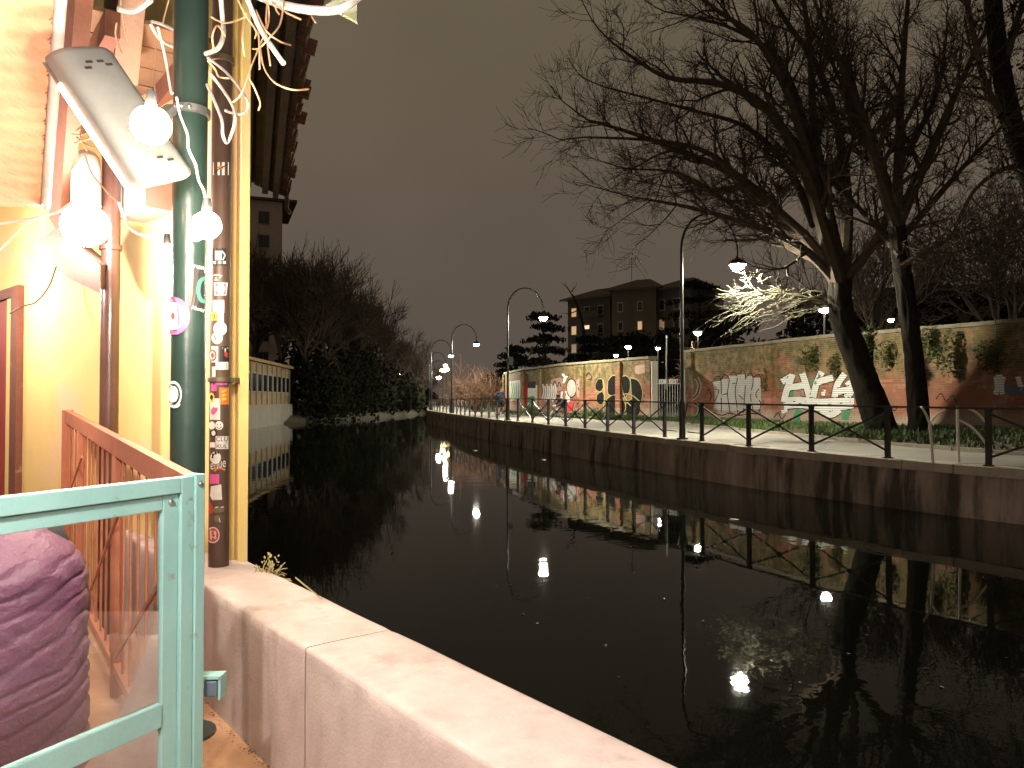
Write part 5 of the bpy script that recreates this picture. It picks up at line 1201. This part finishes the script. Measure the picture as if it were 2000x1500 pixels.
def puffy(mb, c_of, r_of, n_puff, kz=90, nu=44, ph=0):
    rows = []
    for i in range(kz+1):
        t_ = i/kz; row = []; c = c_of(t_); rx, ry, ax, ay = r_of(t_)
        for j in range(nu+1):
            a = 6.28318*j/nu; wv = -1.5*math.cos(a)+.45*math.sin(t_*17+ph)*.5+.6*mnoise.noise(Vector((math.cos(a)*1.5, math.sin(a)*1.5, t_*4+ph)))
            fr = (t_*n_puff+wv) % 1; pf = 1-math.exp(-(min(fr,1-fr)/.10)**1.5)
            wr = mnoise.noise(Vector((math.cos(a)*4, math.sin(a)*4, t_*18+ph)))-abs(mnoise.noise(Vector((math.cos(a+t_*2)*3, math.sin(a+t_*2)*3, t_*9+ph))))
            k = .958+.034*pf+.02*wr
            row.append(c+ax*math.cos(a)*rx*k+ay*math.sin(a)*ry*k)
        rows.append(row)
    mb.grid(rows)
m = MB()
def tors(t_):
    z = .12+1.01*t_; return q(.0+.02*t_, -.02*t_, z)
def torr(t_):
    k = 1.0 if t_ < .74 else max(.3, 1-((t_-.74)/.26)**2.2*.7)
    return .345*k, .28*k, s2, f
puffy(m, tors, torr, 11, 220, 80); m.build('jacket', PUR, sp_, smooth='all')
for sd in (-1, 1):
    pts = smoothpts([q(.02,.16*sd,.93), q(.05,.22*sd,.84), q(.12,.25*sd,.72), q(.24,.24*sd,.70), q(.36,.2*sd,.75)], 6); n_ = len(pts)
    def cof(t_):
        x = t_*(n_-1); i = min(n_-2, int(x)); return pts[i]+(pts[i+1]-pts[i])*(x-i)
    def rof(t_):
        d = (cof(min(1,t_+.05))-cof(max(0,t_-.05))).normalized(); ax = d.orthogonal().normalized(); r_ = .115-.045*t_
        return r_, r_, s2-d*s2.dot(d) if abs(s2.dot(d)) < .9 else ax, d.cross(s2-d*s2.dot(d))
    m = MB(); puffy(m, cof, rof, 9, 60, 24, sd); m.build('sleeve', PUR, sp_, smooth='all')
bn = thing('bench', 'red-brown slatted bench under the person in the purple jacket', 'bench', g0)
for k in range(4): m = MB(); m.obox(q(-.15+.1*k,-.06,.37), f*.042, s2*.18, Z*.016); m.build('seat_slat', RAILM, bn)
for sd in (-1,1): m = MB(); m.obox(q(0,.14*sd,.175), f*.18, s2*.025, Z*.175); m.build('leg', RAILM, bn)

# ------------------------------------------------------------------ terrace roof over the yellow wall
OLDW = mat('old_roof_boards', (.30,.17,.09), (.20,.11,.055), rough=.85, scale=3, bump=.5, bscale=25, stretch=(1,1,1), c3=(.42,.30,.14), s3=2, t3=.6)
RAFT = mat('brown_rafter', (.26,.10,.06), (.17,.065,.04), rough=.7, scale=5, bump=.3)
rf = thing('terrace_roof', 'old boarded roof on brown rafters above the yellow wall', 'roof', W(8,1.2,3.8))
k = 0; t_ = 4.95
while t_ < 16:
    wd = .16+.02*rn.random(); m = MB(); z = 3.86+.1*0+rn.uniform(-.008,.008)
    m.hexa([W(a_, n_, z+dz) for dz in (0,.025) for a_, n_ in ((t_,-2.2),(t_+wd-.008,-2.2),(t_+wd-.008,1.52),(t_,1.52))]); m.build('board', OLDW, rf); t_ += wd
for n_ in (-.6,.15,.9,1.4):
    m = MB(); m.hexa([W(a_, b_, z) for z in (3.70,3.855) for a_, b_ in ((4.9,n_-.04),(4.9,n_+.04),(16,n_+.04),(16,n_-.04))]); m.build('rafter', RAFT, rf)
m = MB(); m.beam(P(262,-60,4.3), P(245,150,4.9), .14, .12); m.build('strut', mat('pinkish_strut',(.42,.27,.19),rough=.8,bump=.4), rf)
# awning curtain with its white edge bar
AWN = mat('orange_awning_cloth', (.74,.40,.26), (.64,.31,.18), rough=.7, scale=3, bump=.5, bscale=9, stretch=(1,1,6))
aw = thing('rolled_awning', 'orange ribbed awning cloth with a white edge bar at the top left', 'awning', P(80,400,4.4))
e1, e2, l1, l2 = P(121,-80,3.2), P(86,404,4.6), P(-260,-80,2.7), P(-160,400,4.0)
rows = []
for i in range(91):
    a_ = i/90; row = []
    for j in range(25):
        b_ = j/24; p_ = (e1+(l1-e1)*b_)*(1-a_)+(e2+(l2-e2)*b_)*a_
        rip = .02*math.sin(a_*95+3*b_+1.5*mnoise.noise(Vector((a_*6,b_*3,0))))*(1-.6*a_)*max(.15, 1-abs(b_-.15)*2.2)
        row.append(p_+Vector((.3,-.8,-.4))*rip)
    rows.append(row)
m = MB(); m.grid(rows); m.build('cloth', AWN, aw, smooth='all')
WHB = mat('white_bar_paint', (.8,.78,.74), rough=.4, scale=10, bump=.05)
m = MB(); off = Vector((.02,-.02,0)); m.tube([e1+off, e2+off], .026, 10); m.build('edge_bar', WHB, aw, smooth=True)
m = MB()
for i in range(46):
    a_ = i/60; q0 = e1+(e2-e1)*a_+off; m.tube([q0+Vector((-.035,-.02,.0)), q0+Vector((-.0,-.03,.012)), q0+Vector((.03,-.012,.002))], .003, 4)
m.build('lacing', RAFT, aw)
fb = thing('fascia_boards', 'pair of red-brown fascia boards beside the white awning bar', 'beam', P(100,420,5.2))
for (u0, u1, wd) in ((146,112,.15), (174,128,.05), (158,121,.02)):
    MB().beam(P(u0,-60,3.9), P(u1,440,5.6), wd, .05, up=(0.2,1,0)).build('board', RAFT, fb)

# ------------------------------------------------------------------ heaters, boxes and lamps of the terrace
GREYM = mat('grey_heater_shell', (.22,.225,.22), (.17,.175,.17), rough=.4, scale=5, bump=.08, metal=.2)
HEAT = emit('glowing_heater_tube', (1.0,.50,.30), 50)
def heater(root, c, ax, side, dp_, L, Wd, Dp):   # ax long axis, side = width, dp_ = away from the open face
    prof = []
    for k in range(17):
        a = math.pi*k/16; x = -math.cos(a); prof.append((Wd/2*(abs(x)**.55)*(1 if x > 0 else -1), Dp*(math.sin(a)**.5)))
    rows = []
    for e, s_ in ((-1,.0),(-1,.75),(-.96,.93),(-.9,1),(-.5,1),(0,1),(.5,1),(.9,1),(.96,.93),(1,.75),(1,.0)):
        rows.append([c+ax*(e*L/2)+side*x*(s_ if s_ > 0 else .6)+dp_*(z*s_) for x, z in prof])
    m = MB(); m.grid(rows); m.build('shell', GREYM, root, smooth=True)
c = P(226,232,3.42); ax = (P(322,362,3.42)-P(150,105,3.42)).normalized(); view = (c-EYE).normalized()
sd = ax.cross(view).normalized(); sd = sd if sd.x > 0 else -sd           # towards upper right in view
back = (-view*.86+sd*.50).normalized(); wdir = ax.cross(back).normalized()
h1 = thing('patio_heater', 'grey infrared heater clamped high on the green post', 'heater', c)
wdir = wdir if wdir.dot(sd) > 0 else -wdir
heater(h1, c, ax, wdir, back, .72, .27, .13)
m = MB(); m.tube([c-ax*.2-wdir*.125-back*.012, c+ax*.36-wdir*.125-back*.012], .021, 10); m.build('glowing_tube', HEAT, h1, smooth=True)
m = MB(); m.obox(c-back*.035, ax*.33, wdir*.13, back*.004); m.build('reflector', STEEL, h1)
for (e, x) in ((-.27,-.03),(-.27,.02),(-.24,-.05),(-.25,.05),(.24,.0),(.26,.04)):
    m = MB(); m.obox(c+ax*e+wdir*x+back*.131, ax*.006, wdir*.014, back*.003); m.build('vent_slot', SK_, h1)
cl = P(378,205,3.6); m = MB(); m.lathe((g1.x,g1.y,cl.z), [(r1,-.02),(r1+.014,-.017),(r1+.014,.017),(r1,.02)], 24); m.build('clamp_ring', STEEL, h1, smooth=True)
m = MB(); m.beam(c+ax*.1+back*.12, Vector((g1.x,g1.y,cl.z))+Vector((-.06,-.06,0)), .05, .04); m.build('bracket', GREYM, h1)
for k in range(3): q0 = Vector((g1.x,g1.y,cl.z))+Vector((-.04+.035*k,-r1-.012+.004*abs(k-1),.0)); m = MB(); m.ball(q0, .012, 8, 6); m.build('bolt', STEEL, h1, smooth='all')
# second heater, seen from below beside the brown post
c2 = P(140,505,5.0); h2 = thing('patio_heater', 'dark boxy heater hanging beside the brown post under the bright lamp', 'heater', c2)
DKM = mat('dark_brown_metal', (.10,.06,.05), rough=.5, scale=8, bump=.1)
poly = [(70,475),(112,448),(196,515),(193,568),(135,540)]
pts = [P(u,v,5.05) for u, v in poly]; m = MB(); m.prism(pts, Vector((-.12,.35,.06))); o = m.build('shell', DKM, h2); bv = o.modifiers.new('b','BEVEL'); bv.width = .012; bv.segments = 2
fl = P(160,440,4.95); FLOOD = emit('flood_lamp_glass', (1.0,.80,.70), 150)
fd = thing('flood_lamp', 'blinding flood lamp fixed above the dark heater by the brown post', 'lamp', fl)
m = MB(); dv = (EYE-fl).normalized(); rv_ = dv.cross(Z).normalized(); uv = rv_.cross(dv)
m.obox(fl-dv*.12, rv_*.07, dv*.05, uv*.07); m.build('housing', WHB, fd)
m = MB(); m.ball(fl+dv*.06+rv_*-.02, .14, 18, 12, (1.05,1,.95)); m.build('globe', FLOOD, fd, smooth='all')
m = MB(); m.beam(fl-dv*.08, Vector((g2.x,g2.y,fl.z-.05)), .04, .04); m.build('bracket', BROWNP, fd)
cy = thing('enamel_conduit', 'white vertical conduit cover above the flood lamp', 'conduit', P(168,400,5.15))
MB().tube([P(168,400,5.15), P(168,330,5.15), P(168,308,5.15), P(168,299,5.15), P(168,294,5.15)], [.092,.09,.085,.06,.02], 16).build('cover', WHB, cy, smooth=True)
bx = thing('wall_box', 'pale pink metal junction box on the yellow wall behind the heater', 'box', on_wall(280,430))
q0 = on_wall(282,375,.105); m = MB(); m.obox(q0, DW*.24, NW*.10, Z*.17); o = m.build('casing', mat('pale_pink_enamel',(.72,.52,.45),rough=.5,bump=.1), bx); bv = o.modifiers.new('b','BEVEL'); bv.width = .01
m = MB(); m.obox(q0-NW*.104, DW*.19, NW*.003, Z*.13); m.build('lid', WHB, bx)

BULB = emit('bulb_glass', (1.0,.84,.62), 620); BULBW = emit('bulb_glass_neutral', (1.0,.87,.81), 560); BULBX = emit('added_gate_bulb_glass', (1.0,.87,.81), 2500)
BULBR = emit('added_wall_bulb_glass', (1.0,.79,.68), 1200)
SOCK = mat('black_socket', (.03,.03,.03), rough=.5, bump=.05)
def bulb(u, v, Y, r, lb, at=None, mm=None):
    p_ = at or P(u, v, Y); b_ = thing('string_bulb', lb, 'light bulb', p_, 'globe bulbs of the string lights')
    MB().ball(p_, r, 16, 10).build('globe', mm or BULB, b_, smooth='all')
    MB().tube([p_+Z*(r*.92), p_+Z*(r+.02), p_+Z*(r+.055)], [.02,.02,.015], 10).build('socket', SOCK, b_, smooth=True)
    return p_
bulb(295, 245, 2.7, .068, 'largest globe bulb glowing in front of the grey heater')
bulb(404, 440, 3.2, .058, 'globe bulb hanging between the green post and the downpipe')
bulb(326, 495, 3.85, .043, 'globe bulb hanging just left of the green post')
bulb(382, 458, 3.3, .028, 'small globe bulb half hidden beside the bulb at the green post')
for k, q0 in enumerate((Vector((.55,.85,2.75)), Vector((1.55,-.25,2.8)), Vector((-.75,.35,2.75)), Vector((.1,-1.2,2.8)), Vector((-3.55,4.7,2.55)), Vector((-4.95,6.7,2.7)), Vector((-7.4,8.0,2.8)), Vector((-1.15,.85,2.5)))):  # last four bulbs are unseen, added to light wall, gate and parapet face
    bulb(0,0,0,.058, ('globe bulb of the string above the parapet, out of view','globe bulb of the string behind the viewer, canal side','globe bulb of the string behind the viewer, terrace side','globe bulb of the string farthest behind the viewer','unseen globe bulb added left of the view to light the yellow wall, nearest','unseen globe bulb added left of the view to light the yellow wall, middle','unseen globe bulb added left of the view to light the yellow wall, farthest','unseen strong globe bulb added above the viewer to light the gate and parapet face')[k], q0, BULBX if k == 7 else (BULBR if 4 <= k < 7 else BULBW))
tag(MB().tube(smoothpts([Vector((g1.x,g1.y,4.1)), Vector((-.75,.35,2.86)), Vector((.55,.85,2.86)), Vector((1.55,-.25,2.91)), Vector((.1,-1.2,2.91))], 8), .006, 6).build('light_cord', SOCK), 'black cord of the string lights running above the terrace', 'cord')

# ------------------------------------------------------------------ cables and wires
CW = mat('white_cable', (.78,.72,.66), rough=.5, scale=10, bump=.05); CG = mat('grey_cable', (.36,.32,.30), rough=.5, scale=10, bump=.05); CO_ = mat('dry_vine', (.62,.40,.24), (.5,.3,.17), rough=.7, scale=20, bump=.1)
thick = [([(430,-20),(435,40),(436,70),(425,95),(402,105)], 3.55, .011, CW, 'white cable curling behind the green post near the top'), ([(480,-10),(505,50),(530,90),(554,124)], 3.4, .0115, CW, 'stiff white cable stub pointing down over the pilaster'),
  ([(404,112),(440,140),(470,175),(484,200),(481,217),(466,224),(440,216)], 3.5, .0065, CG, 'grey cable loop hanging in front of the downpipe'), ([(410,143),(435,175),(455,208),(459,235),(452,262),(443,279),(435,262),(432,230),(404,165)], 3.45, .0075, CG, 'long grey cable loop ending in a point over the downpipe'),
  ([(470,-25),(540,6),(610,20),(668,16),(712,-18)], 3.5, .020, CW, 'thick pale cable sagging across the top of the view'), ([(294,47),(312,76),(340,92)], 3.9, .009, CW, 'white cable entering behind the green post at its left'),
  ([(296,42),(318,48),(345,62)], 3.95, .008, CW, 'shorter white cable above the other at the left of the green post'), ([(230,18),(262,22),(295,0)], 3.9, .014, CW, 'short thick white tube at the top left of the green post'),
  ([(308,52),(322,110),(333,175),(336,182)], 3.6, .006, CW, 'white cable dropping to the clamp of the grey heater'), ([(345,190),(352,225),(366,262),(368,290),(382,322),(388,352),(398,372),(403,398)], 3.25, .0055, CW, 'twisted white cord going down to the bulb at the green post'),
  ([(232,395),(245,430),(262,452),(290,462),(322,466),(326,476)], 4.2, .009, CW, 'white cord sagging to the bulb left of the green post'), ([(-10,438),(60,428),(110,415),(140,395)], 4.6, .009, CW, 'pale cable running from the left edge to the flood lamp'), ([(-10,495),(20,470),(60,430)], 4.7, .006, CO_, 'thin brown cable joining at the left edge'),
  ([(110,520),(95,560),(70,590),(45,598),(20,612)], 6.5, .007, RAFT, 'dark cable drooping from the heater to the door frame'), ([(165,300),(180,340),(205,370),(230,395)], 4.6, .006, CO_, 'thin cable crossing the brown post near the top')]
for pts, Y, r_, mm, lb in thick:
    tag(MB().tube(smoothpts([P(u, v, Y+.05*math.sin(k_*1.7)) for k_, (u, v) in enumerate(pts)], 6), r_, 8).build('cable', mm, smooth=True), lb, 'cable')
thin = [[(520,-10),(525,40),(505,95),(487,145),(497,172),(508,200),(505,215)], [(508,90),(515,130),(535,160),(570,175),(602,174)], [(555,-10),(548,45),(525,75),(505,95),(494,95)], [(500,20),(520,60),(545,80),(567,88)],
        [(460,-10),(480,30),(500,60),(498,75)], [(412,33),(440,45),(475,35),(482,28)], [(530,3),(560,25),(588,38)], [(602,12),(608,30),(616,44)], [(522,0),(520,60),(528,128)], [(503,30),(507,100),(507,136)], [(487,145),(470,185),(452,202)],
        [(235,-10),(240,40),(250,82)], [(228,45),(226,70),(238,105)], [(332,-10),(318,45)], [(305,90),(300,140),(303,178)], [(440,70),(425,50),(415,70),(418,100)], [(480,40),(474,75),(478,110)], [(405,118),(420,135),(428,150),(448,153)], [(540,0),(538,15),(545,28)],
        [(150,255),(165,245),(180,262)], [(145,280),(170,272),(192,268)], [(150,268),(172,285),(195,290)], [(160,240),(158,270),(170,295)], [(140,262),(165,262),(190,248)]]
for k, pts in enumerate(thin):
    Y = 3.45 if pts[0][0] > 400 else (4.4 if pts[0][0] < 200 else 4.0)
    left = pts[0][0] < 200; mid_ = 200 <= pts[0][0] < 400
    lb = 'thin dry tendril in the tangle under the roof beside the awning' if left else ('thin dry tendril hanging between the roof and the green post' if mid_ else 'thin pale vine tendril tangled above the yellow pilaster')
    gr = 'tendrils beside the awning' if left else ('tendrils left of the green post' if mid_ else 'tendrils above the pilaster')
    tag(MB().tube(smoothpts([P(u, v, Y+.08*math.sin(k+k_*1.3)) for k_, (u, v) in enumerate(pts)], 6), .0042, 6).build('tendril', CO_, smooth=True), lb, 'vine', gr)
bd = thing('awning_bracket', 'pale green bracket plate hanging under the thick cable at the top', 'bracket', P(675,30,3.65))
m = MB(); m.prism([P(636,10,3.65), P(698,-30,3.65), P(697,42,3.65)], Vector((.0,.03,.0))); m.build('plate', mat('pale_green_plate',(.42,.46,.30),rough=.6,bump=.2), bd)
m = MB(); m.beam(P(640,-5,3.66), P(640,-160,3.66), .04, .04); m.build('hanger', CG, bd)

# ------------------------------------------------------------------ overhanging eaves of the old house along the canal
SOF = mat('dark_soffit_boards', (.17,.12,.10), (.10,.07,.06), rough=.9, scale=2.5, bump=.5, bscale=20)
TILE = mat('roof_tile', (.20,.10,.065), (.12,.06,.04), rough=.9, scale=5, bump=.3, island=.3)
ze = 6.2; o1, o2 = PZ(612,-60,ze), PZ(558,385,ze); i1, i2 = PZ(455,-60,ze), PZ(462,345,ze)
oh = thing('old_house_eaves', 'dark overhanging boarded eaves of an old house above the canal', 'eaves', (i1.x,i1.y,ze-.2))
nb = 9
for k in range(nb):
    f0, f1 = (k+.03)/nb, (k+.97)/nb; dz = rn.uniform(-.02,.02)
    a_, b_, c_, d_ = i1+(o1-i1)*f0, i1+(o1-i1)*f1, i2+(o2-i2)*f1, i2+(o2-i2)*f0
    m = MB(); m.hexa([p_+Vector((0,0,dz+h)) for h in (0,.04) for p_ in (a_,b_,c_,d_)]); m.build('soffit_board', SOF, oh)
for k in (2,5,7):
    f0 = k/nb; m = MB(); m.beam(i1+(o1-i1)*f0-Vector((0,0,.06)), i2+(o2-i2)*f0-Vector((0,0,.06)), .12, .12); m.build('rafter', SOF, oh)
od = (o2-o1); outd = Vector((od.y,-od.x,0)).normalized(); outd = outd if outd.x > 0 else -outd
for k in range(44):
    q0 = o1+od*((k+.5)/44); ex = rn.uniform(.0,.1)+(.12 if rn.random() < .16 else 0)
    m = MB(); m.tube([q0-outd*.5+Vector((0,0,.24)), q0+outd*ex+Vector((0,0,.07+rn.uniform(-.02,.02)))], .11, 8); m.build('roof_tile', TILE, oh)
m = MB(); m.hexa([p_+Vector((0,0,h)) for h in (.06,.12) for p_ in (i1, o1+Vector((0,0,.02)), o2+Vector((0,0,.02)), i2)]); m.build('roof_deck', TILE, oh)
q0 = o2-od.normalized()*.2; m = MB(); m.tube([q0+Vector((0,0,.05)), q0+Vector((.03,0,-.15)), q0+Vector((.02,0,-.3)), q0+Vector((.1,0,-.42))], .05, 8); m.build('gutter_spout', SOF, oh)
m = MB(); m.hexa([p_ for z in (-1.5, ze-.02) for p_ in (Vector((i1.x-.05,i1.y,z)), Vector((i2.x-.05,i2.y,z)), Vector((i2.x-5,i2.y-2,z)), Vector((i1.x-.9,i1.y+2.2,z)))]); m.build('house_wall', YEL, oh)
